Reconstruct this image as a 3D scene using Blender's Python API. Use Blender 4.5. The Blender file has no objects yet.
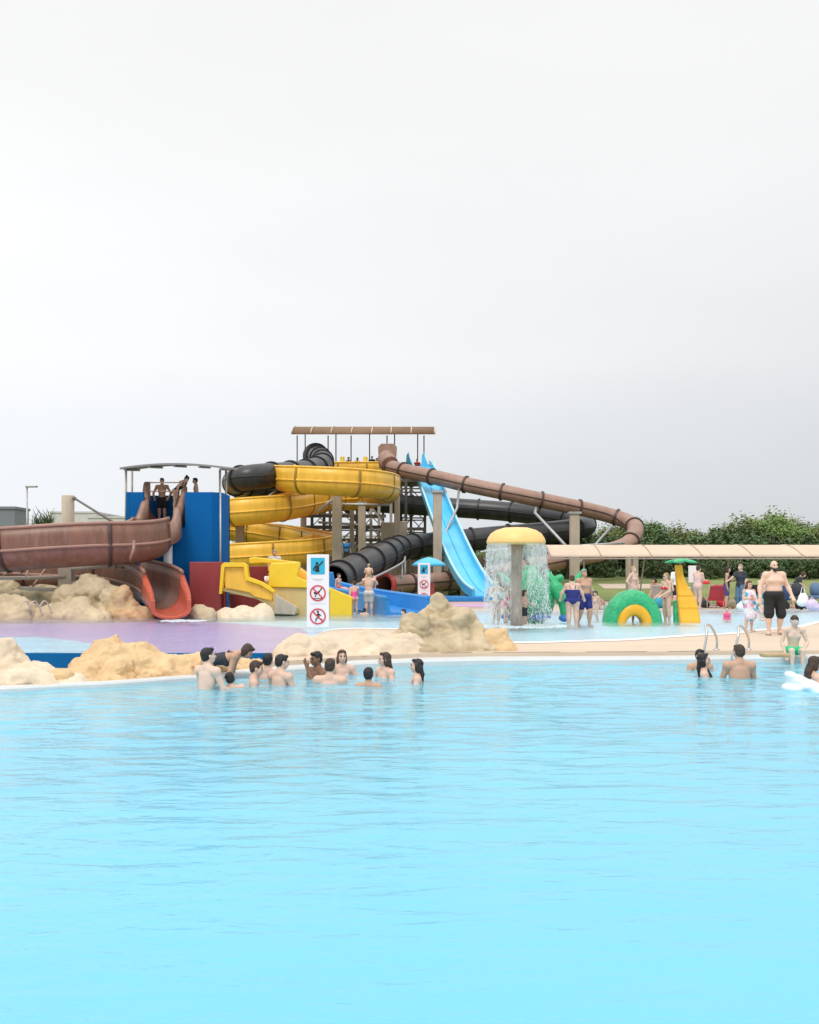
import bpy, math, random
from mathutils import Vector, Matrix, noise, Euler
V = Vector
F = 1000.0; YH = 570.0; CAMZ = 1.78; CX = 409.5; DECK = 0.2
random.seed(7)
R_ = math.radians
scene = bpy.context.scene
COL = scene.collection

def at(px, py, Y): return V(((px - CX) * Y / F, Y, CAMZ - (py - YH) * Y / F))
def gp(px, py, z=DECK):
    Y = (CAMZ - z) * F / (py - YH)
    return V(((px - CX) * Y / F, Y, z))
def xp(px, Y): return (px - CX) * Y / F
def zp(py, Y): return CAMZ - (py - YH) * Y / F

# ------------------------------------------------------------------ materials
M = {}
def mat(name, col, rough=0.5, var=0.12, scale=2.0, bump=0.0, bscale=30.0, spec=0.5, metal=0.0, dirt=0.0,
        dirtcol=(0.12, 0.1, 0.08), stretch=(1, 1, 1), obrand=0.0, coat=0.0):
    m = bpy.data.materials.new(name); m.use_nodes = True
    nt = m.node_tree; N = nt.nodes; L = nt.links
    b = N['Principled BSDF']
    b.inputs['Roughness'].default_value = rough; b.inputs['Metallic'].default_value = metal
    b.inputs['Specular IOR Level'].default_value = spec
    b.inputs['Coat Weight'].default_value = coat
    tc = N.new('ShaderNodeTexCoord'); mp = N.new('ShaderNodeMapping'); mp.inputs['Scale'].default_value = stretch
    L.new(tc.outputs['Object'], mp.inputs['Vector'])
    n1 = N.new('ShaderNodeTexNoise'); n1.inputs['Scale'].default_value = scale; n1.inputs['Detail'].default_value = 6
    n1.inputs['Roughness'].default_value = 0.62
    L.new(mp.outputs['Vector'], n1.inputs['Vector'])
    r = N.new('ShaderNodeValToRGB'); r.color_ramp.elements[0].position = 0.3; r.color_ramp.elements[1].position = 0.7
    r.color_ramp.elements[0].color = [max(0, c * (1 - var)) for c in col] + [1]
    r.color_ramp.elements[1].color = [min(1, c * (1 + var)) for c in col] + [1]
    L.new(n1.outputs['Fac'], r.inputs['Fac'])
    out = r.outputs['Color']
    if dirt > 0:
        n2 = N.new('ShaderNodeTexNoise'); n2.inputs['Scale'].default_value = scale * 2.7; n2.inputs['Detail'].default_value = 8
        L.new(mp.outputs['Vector'], n2.inputs['Vector'])
        r2 = N.new('ShaderNodeValToRGB'); r2.color_ramp.elements[0].position = 0.5; r2.color_ramp.elements[1].position = 0.75
        r2.color_ramp.elements[0].color = (0, 0, 0, 1); r2.color_ramp.elements[1].color = (dirt, dirt, dirt, 1)
        L.new(n2.outputs['Fac'], r2.inputs['Fac'])
        mx = N.new('ShaderNodeMixRGB'); mx.inputs['Color2'].default_value = (*dirtcol, 1)
        L.new(r2.outputs['Color'], mx.inputs['Fac']); L.new(out, mx.inputs['Color1']); out = mx.outputs['Color']
    if obrand > 0:
        oi = N.new('ShaderNodeObjectInfo'); hs = N.new('ShaderNodeHueSaturation')
        mr = N.new('ShaderNodeMapRange'); mr.inputs['To Min'].default_value = 1 - obrand; mr.inputs['To Max'].default_value = 1 + obrand
        L.new(oi.outputs['Random'], mr.inputs['Value']); L.new(mr.outputs['Result'], hs.inputs['Value'])
        mr2 = N.new('ShaderNodeMapRange'); mr2.inputs['To Min'].default_value = 0.475; mr2.inputs['To Max'].default_value = 0.52
        L.new(oi.outputs['Random'], mr2.inputs['Value']); L.new(mr2.outputs['Result'], hs.inputs['Hue'])
        L.new(out, hs.inputs['Color']); out = hs.outputs['Color']
    L.new(out, b.inputs['Base Color'])
    if bump > 0:
        n3 = N.new('ShaderNodeTexNoise'); n3.inputs['Scale'].default_value = bscale; n3.inputs['Detail'].default_value = 6
        L.new(tc.outputs['Object'], n3.inputs['Vector'])
        bp = N.new('ShaderNodeBump'); bp.inputs['Strength'].default_value = bump; bp.inputs['Distance'].default_value = 0.05
        L.new(n3.outputs['Fac'], bp.inputs['Height']); L.new(bp.outputs['Normal'], b.inputs['Normal'])
    M[name] = m
    return m

# weathered fibreglass
mat('brown_rim', (0.34, 0.19, 0.14), 0.5, 0.12)
mat('brown_fibreglass', (0.215, 0.10, 0.062), 0.42, 0.22, 1.6, dirt=0.55, dirtcol=(0.30, 0.185, 0.15), stretch=(1.6, 1.6, .35))
mat('pale_brown_fibreglass', (0.33, 0.19, 0.14), 0.5, 0.15, 1.2, dirt=0.4, dirtcol=(0.45, 0.33, 0.26))
mat('red_orange_fibreglass', (0.54, 0.105, 0.055), 0.35, 0.15, 1.5, dirt=0.4, dirtcol=(0.55, 0.2, 0.13))
mat('tube_brown', (0.33, 0.20, 0.15), 0.5, 0.14, 0.9, dirt=0.5, dirtcol=(0.17, 0.09, 0.07), stretch=(1, 1, .5))
mat('tube_red', (0.5, 0.06, 0.045), 0.4, 0.1)
mat('tube_black', (0.028, 0.028, 0.031), 0.38, 0.3, 0.9, dirt=0.35, dirtcol=(0.09, 0.09, 0.09))
mat('tube_grey', (0.08, 0.08, 0.083), 0.45, 0.25, 1.2, dirt=0.3, dirtcol=(0.14, 0.14, 0.13))
mat('black_joint', (0.018, 0.018, 0.02), 0.5, 0.2)
mat('brown_joint', (0.07, 0.04, 0.032), 0.5, 0.2)
mat('yellow_fibreglass', (0.88, 0.50, 0.055), 0.38, 0.12, 1.4, dirt=0.42, dirtcol=(0.56, 0.31, 0.06), stretch=(1.6, 1.6, .35))
mat('ochre_joint', (0.34, 0.19, 0.03), 0.5, 0.2)
mat('yellow_bright', (0.86, 0.56, 0.02), 0.32, 0.06, 1.5, dirt=0.15, dirtcol=(0.6, 0.4, 0.08))
mat('yellow_pale', (0.62, 0.47, 0.2), 0.45, 0.12, 1.0, dirt=0.4, dirtcol=(0.5, 0.42, 0.28), stretch=(3, 1, .4))
mat('orange_yellow', (0.80, 0.40, 0.015), 0.35, 0.07, 2.0, dirt=0.25, dirtcol=(0.62, 0.3, 0.03))
mat('blue_fibreglass', (0.02, 0.24, 0.60), 0.3, 0.1, 1.0, dirt=0.2, dirtcol=(0.06, 0.3, 0.6))
mat('sky_blue_fibreglass', (0.07, 0.50, 0.78), 0.3, 0.1, 0.8, dirt=0.2, dirtcol=(0.2, 0.58, 0.78))
mat('sky_blue_rim', (0.42, 0.74, 0.86), 0.4, 0.08)
mat('teal_fibreglass', (0.03, 0.2, 0.3), 0.4, 0.1)
mat('blue_paint', (0.001, 0.112, 0.35), 0.75, 0.07, 0.7, bump=0.05, dirt=0.15, dirtcol=(0.006, 0.16, 0.38), stretch=(1.5, 1.5, .25), spec=.15)
mat('red_paint', (0.30, 0.035, 0.035), 0.5, 0.14, 0.9, bump=0.04, dirt=0.35, dirtcol=(0.35, 0.09, 0.09), stretch=(1.5, 1.5, .3))
mat('green_fibreglass', (0.03, 0.42, 0.17), 0.32, 0.22, 5.0, bump=0.7, bscale=14, dirt=0.3, dirtcol=(0.12, 0.55, 0.28))
mat('blue_feet', (0.05, 0.2, 0.55), 0.4, 0.1)
mat('concrete', (0.46, 0.39, 0.31), 0.85, 0.18, 1.5, bump=0.2, dirt=0.4, dirtcol=(0.2, 0.17, 0.14), stretch=(1, 1, .3))
mat('concrete_cream', (0.55, 0.46, 0.36), 0.85, 0.12, 1.5, bump=0.15, dirt=0.3, dirtcol=(0.36, 0.3, 0.24), stretch=(1, 1, .3))
mat('bark_column', (0.40, 0.34, 0.29), 0.85, 0.3, 5, bump=0.6, bscale=9, dirt=0.4, dirtcol=(0.15, 0.12, 0.1), stretch=(1, 1, .3))
mat('galvanised', (0.42, 0.42, 0.42), 0.45, 0.12, 3, metal=0.5, dirt=0.3, dirtcol=(0.25, 0.22, 0.2))
mat('steel_pale', (0.5, 0.45, 0.40), 0.5, 0.1, 3, dirt=0.3, dirtcol=(0.3, 0.24, 0.2))
mat('steel_dark', (0.13, 0.115, 0.10), 0.6, 0.2, 3, dirt=0.3, dirtcol=(0.2, 0.16, 0.13))
mat('stainless', (0.62, 0.60, 0.58), 0.22, 0.05, 3, metal=1.0)
mat('roof_seam', (0.40, 0.30, 0.22), 0.7, 0.1)
mat('roof_brown', (0.21, 0.12, 0.062), 0.7, 0.15, 1.5, dirt=0.3, dirtcol=(0.12, 0.07, 0.04))
mat('roof_grey', (0.25, 0.25, 0.245), 0.5, 0.1, 1.5, metal=.2, dirt=0.3, dirtcol=(0.24, 0.23, 0.22))
mat('roof_cream', (0.60, 0.47, 0.35), 0.7, 0.08, 0.9, dirt=0.3, dirtcol=(0.52, 0.40, 0.3), stretch=(1.2, .6, 1))
mat('white_paint', (0.80, 0.80, 0.79), 0.5, 0.03, 2, dirt=0.1, dirtcol=(0.6, 0.58, 0.55))
mat('white_render', (0.60, 0.59, 0.57), 0.8, 0.04, 1, bump=0.05, dirt=0.2, dirtcol=(0.55, 0.53, 0.5))
mat('grey_cladding', (0.20, 0.22, 0.25), 0.6, 0.06, 1)
mat('window_glass', (0.06, 0.075, 0.09), 0.12, 0.2, 2)
mat('wood_fence', (0.23, 0.175, 0.125), 0.85, 0.3, 3, bump=0.3, dirt=0.4, dirtcol=(0.1, 0.08, 0.06), stretch=(3, 3, .3))
mat('rock_sand', (0.66, 0.46, 0.25), 0.9, 0.16, 1.5, bump=0.9, bscale=7, dirt=0.32, dirtcol=(0.50, 0.31, 0.16))
mat('rock_pale', (0.66, 0.54, 0.40), 0.9, 0.18, 1.2, bump=0.8, bscale=7, dirt=0.35, dirtcol=(0.50, 0.36, 0.24))
mat('rock_grey', (0.50, 0.40, 0.26), 0.9, 0.25, 1.1, bump=0.9, bscale=6, dirt=0.5, dirtcol=(0.32, 0.25, 0.15))
mat('rock_rust', (0.50, 0.36, 0.20), 0.9, 0.3, 0.8, bump=0.8, bscale=6, dirt=0.8, dirtcol=(0.38, 0.12, 0.04))
mat('trunk', (0.13, 0.10, 0.075), 0.9, 0.25, 4, bump=0.5, bscale=8)
for i, c in enumerate([(0.165, 0.23, 0.07), (0.13, 0.205, 0.075), (0.19, 0.235, 0.085)]):
    mat('foliage_%s' % 'abc'[i], c, 0.7, 0.3, 0.7, obrand=0.3, spec=0.3)
mat('foliage_dark', (0.085, 0.13, 0.05), 0.6, 0.4, 1.2, obrand=0.25, spec=0.3)
# people
mat('skin_fair', (0.66, 0.43, 0.33), 0.5, 0.06, 7, spec=0.35)
mat('skin_pale', (0.72, 0.50, 0.39), 0.5, 0.06, 7, spec=0.35)
mat('skin_warm', (0.53, 0.31, 0.21), 0.5, 0.06, 7, spec=0.35)
mat('skin_brown', (0.24, 0.125, 0.075), 0.5, 0.08, 7, spec=0.35)
mat('hair_black', (0.014, 0.011, 0.010), 0.45, 0.4, 40, bump=0.4, bscale=60)
mat('hair_brown', (0.055, 0.03, 0.018), 0.5, 0.4, 40, bump=0.4, bscale=60)
mat('hair_auburn', (0.11, 0.045, 0.022), 0.5, 0.4, 40, bump=0.4, bscale=60)
mat('hair_blond', (0.42, 0.29, 0.13), 0.5, 0.3, 40, bump=0.4, bscale=60)
mat('hair_grey', (0.33, 0.28, 0.22), 0.5, 0.3, 40, bump=0.4, bscale=60)
mat('eye_dark', (0.02, 0.014, 0.012), 0.2, 0.1)
mat('lip', (0.42, 0.15, 0.13), 0.5, 0.1)
for n, c in dict(cloth_black=(0.012, 0.012, 0.013), cloth_navy=(0.012, 0.02, 0.16), cloth_red=(0.62, 0.02, 0.03), cloth_pink=(0.80, 0.09, 0.30),
                 cloth_white=(0.8, 0.79, 0.77), cloth_green=(0.02, 0.55, 0.25), cloth_palepink=(0.72, 0.48, 0.44), cloth_grey=(0.55, 0.53, 0.50),
                 cloth_blue=(0.04, 0.20, 0.5), cloth_jeans=(0.10, 0.17, 0.27), cloth_purple=(0.09, 0.05, 0.18), cloth_charcoal=(0.03, 0.033, 0.042),
                 cloth_teal=(0.03, 0.3, 0.42), cloth_lilac=(0.62, 0.5, 0.66), cloth_khaki=(0.40, 0.33, 0.22)).items():
    mat(n, c, 0.75, 0.12, 6, bump=0.15, bscale=25)

# ------------------------------------------------------------------ mesh builder
ORG = {}
class MB:
    def __init__(s): s.v = []; s.f = []; s.sm = []; s.prims = []
    def add(s, vs, fs, smooth=True):
        o = len(s.v); s.v += [V(p) for p in vs]
        for f in fs: s.f.append([i + o for i in f]); s.sm.append(smooth)
        return s
    def box(s, c, size, rz=0.0, R=None):
        c = V(c); R = R or Matrix.Rotation(rz, 3, 'Z'); h = V(size) * 0.5
        vs = [c + R @ V((x * h.x, y * h.y, z * h.z)) for x in (-1, 1) for y in (-1, 1) for z in (-1, 1)]
        return s.add(vs, [(0, 1, 3, 2), (4, 6, 7, 5), (0, 4, 5, 1), (2, 3, 7, 6), (0, 2, 6, 4), (1, 5, 7, 3)], False)
    def bar(s, a, b, w, h=None):
        a = V(a); b = V(b); h = h or w; d = b - a; L = d.length
        q = d.to_track_quat('X', 'Z').to_matrix()
        return s.box((a + b) / 2, (L, w, h), R=q)
    def tube(s, pts, r, n=8, caps=True):
        pts = [V(p) for p in pts]; rs = r if isinstance(r, (list, tuple)) else [r] * len(pts)
        o = len(s.v); up = V((0, 0, 1)); prev = None
        for i, p in enumerate(pts):
            t = (pts[min(i + 1, len(pts) - 1)] - pts[max(i - 1, 0)]).normalized()
            if prev is None:
                a = t.cross(up) if abs(t.z) < 0.9 else t.cross(V((1, 0, 0)))
            else: a = prev - t * prev.dot(t)
            a.normalize(); prev = a; b = t.cross(a)
            for k in range(n):
                an = 2 * math.pi * k / n; s.v.append(p + (a * math.cos(an) + b * math.sin(an)) * rs[i])
        for i in range(len(pts) - 1):
            for k in range(n):
                k2 = (k + 1) % n
                s.f.append([o + i * n + k, o + i * n + k2, o + (i + 1) * n + k2, o + (i + 1) * n + k]); s.sm.append(True)
        if caps:
            s.f.append([o + k for k in range(n)][::-1]); s.sm.append(False)
            e = o + (len(pts) - 1) * n; s.f.append([e + k for k in range(n)]); s.sm.append(False)
        return s
    def lathe(s, prof, c, n=24, smooth=True, caps=True, M3=None):
        c = V(c); o = len(s.v)
        for r, z in prof:
            for k in range(n):
                a = 2 * math.pi * k / n; p = V((r * math.cos(a), r * math.sin(a), z)); s.v.append(c + (M3 @ p if M3 else p))
        for i in range(len(prof) - 1):
            for k in range(n):
                k2 = (k + 1) % n
                s.f.append([o + i * n + k, o + i * n + k2, o + (i + 1) * n + k2, o + (i + 1) * n + k]); s.sm.append(smooth)
        if caps:
            s.f.append([o + k for k in range(n)][::-1]); s.sm.append(False)
            e = o + (len(prof) - 1) * n; s.f.append([e + k for k in range(n)]); s.sm.append(False)
        return s
    def ell(s, c, r, R=None, seg=14, ring=9):
        c = V(c); r = V(r) if not isinstance(r, (int, float)) else V((r, r, r)); vs = []; fs = []; s.prims.append(('e', tuple(c), tuple(r), R))
        T = lambda p: c + (R @ p if R else p)
        vs.append(T(V((0, 0, -r.z))))
        for j in range(1, ring):
            ph = -math.pi / 2 + math.pi * j / ring
            for k in range(seg):
                a = 2 * math.pi * k / seg; vs.append(T(V((r.x * math.cos(ph) * math.cos(a), r.y * math.cos(ph) * math.sin(a), r.z * math.sin(ph)))))
        vs.append(T(V((0, 0, r.z)))); e = len(vs) - 1
        for k in range(seg):
            k2 = (k + 1) % seg; fs.append((0, 1 + k2, 1 + k)); fs.append((e, 1 + (ring - 2) * seg + k, 1 + (ring - 2) * seg + k2))
            for j in range(ring - 2):
                fs.append((1 + j * seg + k, 1 + j * seg + k2, 1 + (j + 1) * seg + k2, 1 + (j + 1) * seg + k))
        return s.add(vs, fs)
    def cap(s, a, b, ra, rb, n=12):
        a = V(a); b = V(b); d = b - a
        if d.length < 1e-5: return s.ell(a, max(ra, rb))
        s.prims.append(('c', tuple(a), tuple(b), ra, rb))
        t = d.normalized(); pts = []; rs = []
        for k in range(4):
            th = math.pi / 2 * (1 - k / 4); pts.append(a - t * ra * math.sin(th)); rs.append(max(ra * math.cos(th), ra * 0.05))
        pts.append(a); rs.append(ra); pts.append(b); rs.append(rb)
        for k in range(1, 5):
            th = math.pi / 2 * k / 4; pts.append(b + t * rb * math.sin(th)); rs.append(max(rb * math.cos(th), rb * 0.05))
        return s.tube(pts, rs, n)
    def prism(s, poly, o, ux, uy, depth, smooth=False):
        o = V(o); ux = V(ux); uy = V(uy); n = ux.cross(uy).normalized() * depth; k = len(poly)
        a = [o + ux * x + uy * y for x, y in poly]; b = [p + n for p in a]
        fs = [list(range(k))[::-1], list(range(k, 2 * k))] + [(i, (i + 1) % k, k + (i + 1) % k, k + i) for i in range(k)]
        return s.add(a + b, fs, smooth)
    def mesh(s, name, org=V((0, 0, 0))):
        me = bpy.data.meshes.new(name); me.from_pydata([p - org for p in s.v], [], s.f)
        me.polygons.foreach_set('use_smooth', s.sm); me.update(); return me
    def build(s, name, m, parent=None, bevel=0.0, org=None):
        po = ORG.get(parent, V((0, 0, 0))) if parent else (V(org) if org is not None else V((0, 0, 0)))
        o = bpy.data.objects.new(name, s.mesh(name, po)); COL.objects.link(o)
        o.data.materials.append(M[m] if isinstance(m, str) else m)
        if parent: o.parent = parent
        else: o.location = po
        ORG[o] = po
        if bevel:
            b = o.modifiers.new('b', 'BEVEL'); b.width = bevel; b.segments = 2; b.limit_method = 'ANGLE'
        return o

def tag(o, label=None, cat=None, group=None, kind=None):
    if label: o['label'] = label
    if cat: o['category'] = cat
    if group: o['group'] = group
    if kind: o['kind'] = kind
    return o
def thing(name, label, cat, loc=(0, 0, 0), group=None):
    o = bpy.data.objects.new(name, None); COL.objects.link(o); o.location = loc; o.empty_display_size = 0.2
    ORG[o] = V(loc); return tag(o, label, cat, group)
def struct(o): o['kind'] = 'structure'; return o
def copy_tree(o, parent=None):
    c = o.copy(); COL.objects.link(c)
    if parent: c.parent = parent
    for ch in [x for x in bpy.data.objects if x.parent == o]: copy_tree(ch, c)
    return c

# ------------------------------------------------------------------ paths and sweeps
class Path:
    def __init__(s, ctrl, step=0.35):
        P = [V(c) for c in ctrl]; P = [P[0] * 2 - P[1]] + P + [P[-1] * 2 - P[-2]]; d = []
        for i in range(1, len(P) - 2):
            p0, p1, p2, p3 = P[i - 1:i + 3]
            for k in range(24):
                t = k / 24; d.append(0.5 * ((2 * p1) + (p2 - p0) * t + (2 * p0 - 5 * p1 + 4 * p2 - p3) * t * t + (3 * p1 - p0 - 3 * p2 + p3) * t ** 3))
        d.append(P[-2]); s.d = d; s.c = [0]
        for a, b in zip(d, d[1:]): s.c.append(s.c[-1] + (b - a).length)
        s.L = s.c[-1]; s.step = step
    def p(s, x):
        x = max(0, min(s.L, x))
        import bisect
        i = min(max(bisect.bisect_right(s.c, x) - 1, 0), len(s.d) - 2)
        f = (x - s.c[i]) / max(1e-9, s.c[i + 1] - s.c[i]); return s.d[i].lerp(s.d[i + 1], f)
    def frame(s, x):
        t = (s.p(x + 0.3) - s.p(x - 0.3)).normalized(); sd = t.cross(V((0, 0, 1))).normalized(); return s.p(x), t, sd, sd.cross(t)
def sweep(mb, path, s0, s1, prof, smooth=True, scale=None):
    n = max(2, int((s1 - s0) / path.step) + 1); k = len(prof); o = len(mb.v)
    for i in range(n):
        x = s0 + (s1 - s0) * i / (n - 1); p, t, sd, u = path.frame(x); sc = scale(x) if scale else (1, 1)
        for a, b in prof: mb.v.append(p + sd * a * sc[0] + u * b * sc[1])
    for i in range(n - 1):
        for j in range(k):
            j2 = (j + 1) % k
            mb.f.append([o + i * k + j, o + (i + 1) * k + j, o + (i + 1) * k + j2, o + i * k + j2]); mb.sm.append(smooth)
    mb.f.append([o + j for j in range(k)]); mb.sm.append(False)
    e = o + (n - 1) * k; mb.f.append([e + j for j in range(k)][::-1]); mb.sm.append(False)
    return mb
def u_prof(R, h, t=0.06, n=12):
    o = [(R, h), (R, h * .5), (R, 0)] + [(R * math.cos(a), -R * math.sin(a)) for a in [math.pi * k / n for k in range(1, n)]] + [(-R, 0), (-R, h * .5), (-R, h)]
    r = R - t
    i = [(-r, h), (-r, h * .5), (-r, 0)] + [(-r * math.cos(a), -r * math.sin(a)) for a in [math.pi * k / n for k in range(1, n)]] + [(r, 0), (r, h * .5), (r, h)]
    return o + i
def circ(R, n=20, c=(0, 0)): return [(c[0] + R * math.cos(2 * math.pi * k / n), c[1] + R * math.sin(2 * math.pi * k / n)) for k in range(n)]
def flume(root, path, R, h, m, mj, mrim=None, s0=0, s1=None, every=2.6, part='trough'):
    s1 = s1 or path.L
    tr = sweep(MB(), path, s0, s1, u_prof(R, h)).build(part, m, root)
    for sg in (-1, 1):
        sweep(MB(), path, s0, s1, [(sg * (R - .03) + a, h + .03 + b) for a, b in circ(0.065, 8)]).build('rim', mrim or m, root)
        sweep(MB(), path, s0, s1, [(sg * (R + .025) + a * .5, b) for a, b in circ(0.06, 6)]).build('seam_ridge', mrim or m, root)
    x = s0 + every * .6
    while x < s1 - .5:
        sweep(MB(), path, x - .05, x + .05, u_prof(R + .05, h - .01, .075)).build('flange', mj, root); x += every
    return tr
def pipe(root, path, R, m, mj, every=2.4, s0=0, s1=None, open_end=True, minside=None):
    s1 = s1 or path.L; mb = MB(); prof = circ(R, 24); n = max(2, int((s1 - s0) / path.step)); o = 0
    for rr, flip in ((R, False), (R - .05, True)):
        o = len(mb.v)
        for i in range(n + 1):
            p, t, sd, u = path.frame(s0 + (s1 - s0) * i / n)
            for k in range(24):
                a = 2 * math.pi * k / 24; mb.v.append(p + (sd * math.cos(a) + u * math.sin(a)) * rr)
        for i in range(n):
            for k in range(24):
                q = [o + i * 24 + k, o + (i + 1) * 24 + k, o + (i + 1) * 24 + (k + 1) % 24, o + i * 24 + (k + 1) % 24]
                mb.f.append(q[::-1] if flip else q); mb.sm.append(True)
    h = (n + 1) * 24
    for b in (0, n * 24):
        for k in range(24):
            k2 = (k + 1) % 24; mb.f.append([b + k, b + k2, b + k2 + h, b + k + h]); mb.sm.append(False)
    t_ = mb.build('tube', m, root)
    for sg in (-1, 1): sweep(MB(), path, s0, s1, [(sg * (R + .015) + a * .5, b_) for a, b_ in circ(.045, 6)]).build('seam', mj, root)
    x = s0 + .3
    def ring(x):
        p, t, sd, u = path.frame(x); mb = MB(); Mx = Matrix((sd, u, t)).transposed()
        mb.lathe([(R - .01, -.06), (R + .09, -.06), (R + .09, .06), (R - .01, .06)], p, 28, False, False, Mx); mb.build('flange', mj, root)
    while x < s1: ring(x); x += every
    return t_

# ------------------------------------------------------------------ unions (organic shapes)
def union_remesh(name, mb, m, parent, vox, smooth=3, fac=.5, org=None, disp=None, soft=None):
    po = ORG.get(parent, V((0, 0, 0))) if parent else (V(org) if org is not None else V((0, 0, 0)))
    me = mb.mesh('tmp', po); o = bpy.data.objects.new('tmp', me); COL.objects.link(o)
    r = o.modifiers.new('r', 'REMESH'); r.mode = 'VOXEL'; r.voxel_size = vox; r.use_smooth_shade = True
    if smooth:
        s = o.modifiers.new('s', 'SMOOTH'); s.factor = fac; s.iterations = smooth
    dg = bpy.context.evaluated_depsgraph_get(); dg.update()
    nm = bpy.data.meshes.new_from_object(o.evaluated_get(dg)); bpy.data.objects.remove(o); bpy.data.meshes.remove(me)
    if soft:
        o = bpy.data.objects.new('tmp', nm); COL.objects.link(o); g = o.vertex_groups.new(name='g')
        by = {}
        for v in nm.vertices:
            w = soft(v.co)
            if w > .01: by.setdefault(round(w, 1), []).append(v.index)
        for w, ix in by.items(): g.add(ix, w, 'REPLACE')
        s = o.modifiers.new('s', 'SMOOTH'); s.factor = .5; s.iterations = int(34 * (.0085 / vox) ** 1.5) + 3; s.vertex_group = 'g'
        dg = bpy.context.evaluated_depsgraph_get(); dg.update()
        n2 = bpy.data.meshes.new_from_object(o.evaluated_get(dg)); bpy.data.objects.remove(o); bpy.data.meshes.remove(nm); nm = n2
    nm.name = name; nm.materials.clear(); nm.materials.append(M[m] if isinstance(m, str) else m)
    nm.polygons.foreach_set('use_smooth', [True] * len(nm.polygons))
    if disp:
        for v in nm.vertices: v.co = disp(v.co + po, v.normal) - po
    ob = bpy.data.objects.new(name, nm); COL.objects.link(ob); ORG[ob] = po
    if parent: ob.parent = parent
    else: ob.location = po
    return ob
try:
    import openvdb as vdb
    import numpy as np
except Exception:
    vdb = None
def sdf_mesh(prims, vox, kmul, kmax):
    """Smooth union of ellipsoids and rounded cones, meshed as one continuous surface."""
    lo = np.full(3, 1e9); hi = -lo
    for p in prims:
        if p[0] == 'e': c, e = np.array(p[1]), np.full(3, max(p[2])); a_, b_ = c - e, c + e
        else: r = max(p[3], p[4]); a_ = np.minimum(p[1], p[2]) - r; b_ = np.maximum(p[1], p[2]) + r
        lo = np.minimum(lo, a_); hi = np.maximum(hi, b_)
    lo = lo - 4 * vox; n = np.ceil((hi - lo) / vox).astype(int) + 5
    G = np.full(tuple(n), 4 * vox, np.float32)
    for p in prims:
        rm = min(p[2]) if p[0] == 'e' else min(p[3], p[4]); k = min(kmax, kmul * rm)
        if p[0] == 'e' and len(p) > 4: k *= p[4]
        if p[0] == 'e':
            c = np.array(p[1]); r = np.array(p[2]); Rm = np.array(p[3]) if p[3] is not None else np.eye(3); e = np.sqrt(((Rm * r) ** 2).sum(1)); a_, b_ = c - e, c + e
        else:
            q = max(p[3], p[4]); a_ = np.minimum(p[1], p[2]) - q; b_ = np.maximum(p[1], p[2]) + q
        m = k + 3 * vox; i0 = np.maximum(0, np.floor((a_ - m - lo) / vox).astype(int)); i1 = np.minimum(n, np.ceil((b_ + m - lo) / vox).astype(int) + 1)
        X = [(np.arange(i0[d], i1[d]) * vox + lo[d]).astype(np.float32) for d in range(3)]
        x, y, z = X[0][:, None, None], X[1][None, :, None], X[2][None, None, :]
        if p[0] == 'e':
            x, y, z = x - c[0], y - c[1], z - c[2]
            u = [(Rm[0, j] * x + Rm[1, j] * y + Rm[2, j] * z) / r[j] for j in range(3)]
            k0 = np.sqrt(u[0] ** 2 + u[1] ** 2 + u[2] ** 2) + 1e-9; k1 = np.sqrt((u[0] / r[0]) ** 2 + (u[1] / r[1]) ** 2 + (u[2] / r[2]) ** 2) + 1e-9
            d = k0 * (k0 - 1) / k1
        else:
            A = np.array(p[1]); D = np.array(p[2]) - A; L2 = max(1e-12, (D ** 2).sum()); x, y, z = x - A[0], y - A[1], z - A[2]
            t = np.clip((x * D[0] + y * D[1] + z * D[2]) / L2, 0, 1)
            d = np.sqrt((x - t * D[0]) ** 2 + (y - t * D[1]) ** 2 + (z - t * D[2]) ** 2) - (p[3] + (p[4] - p[3]) * t)
        S = G[i0[0]:i1[0], i0[1]:i1[1], i0[2]:i1[2]]
        h = np.maximum(k - np.abs(S - d), 0) / max(k, 1e-6)
        S[...] = np.minimum(S, d) - h * h * k * .25
    g = vdb.FloatGrid(4 * vox); g.copyFromArray(np.ascontiguousarray(G)); pts, quads = g.convertToQuads(isovalue=0.0)
    return np.array(pts, np.float64) * vox + lo, np.array(quads, np.int64)
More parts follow.
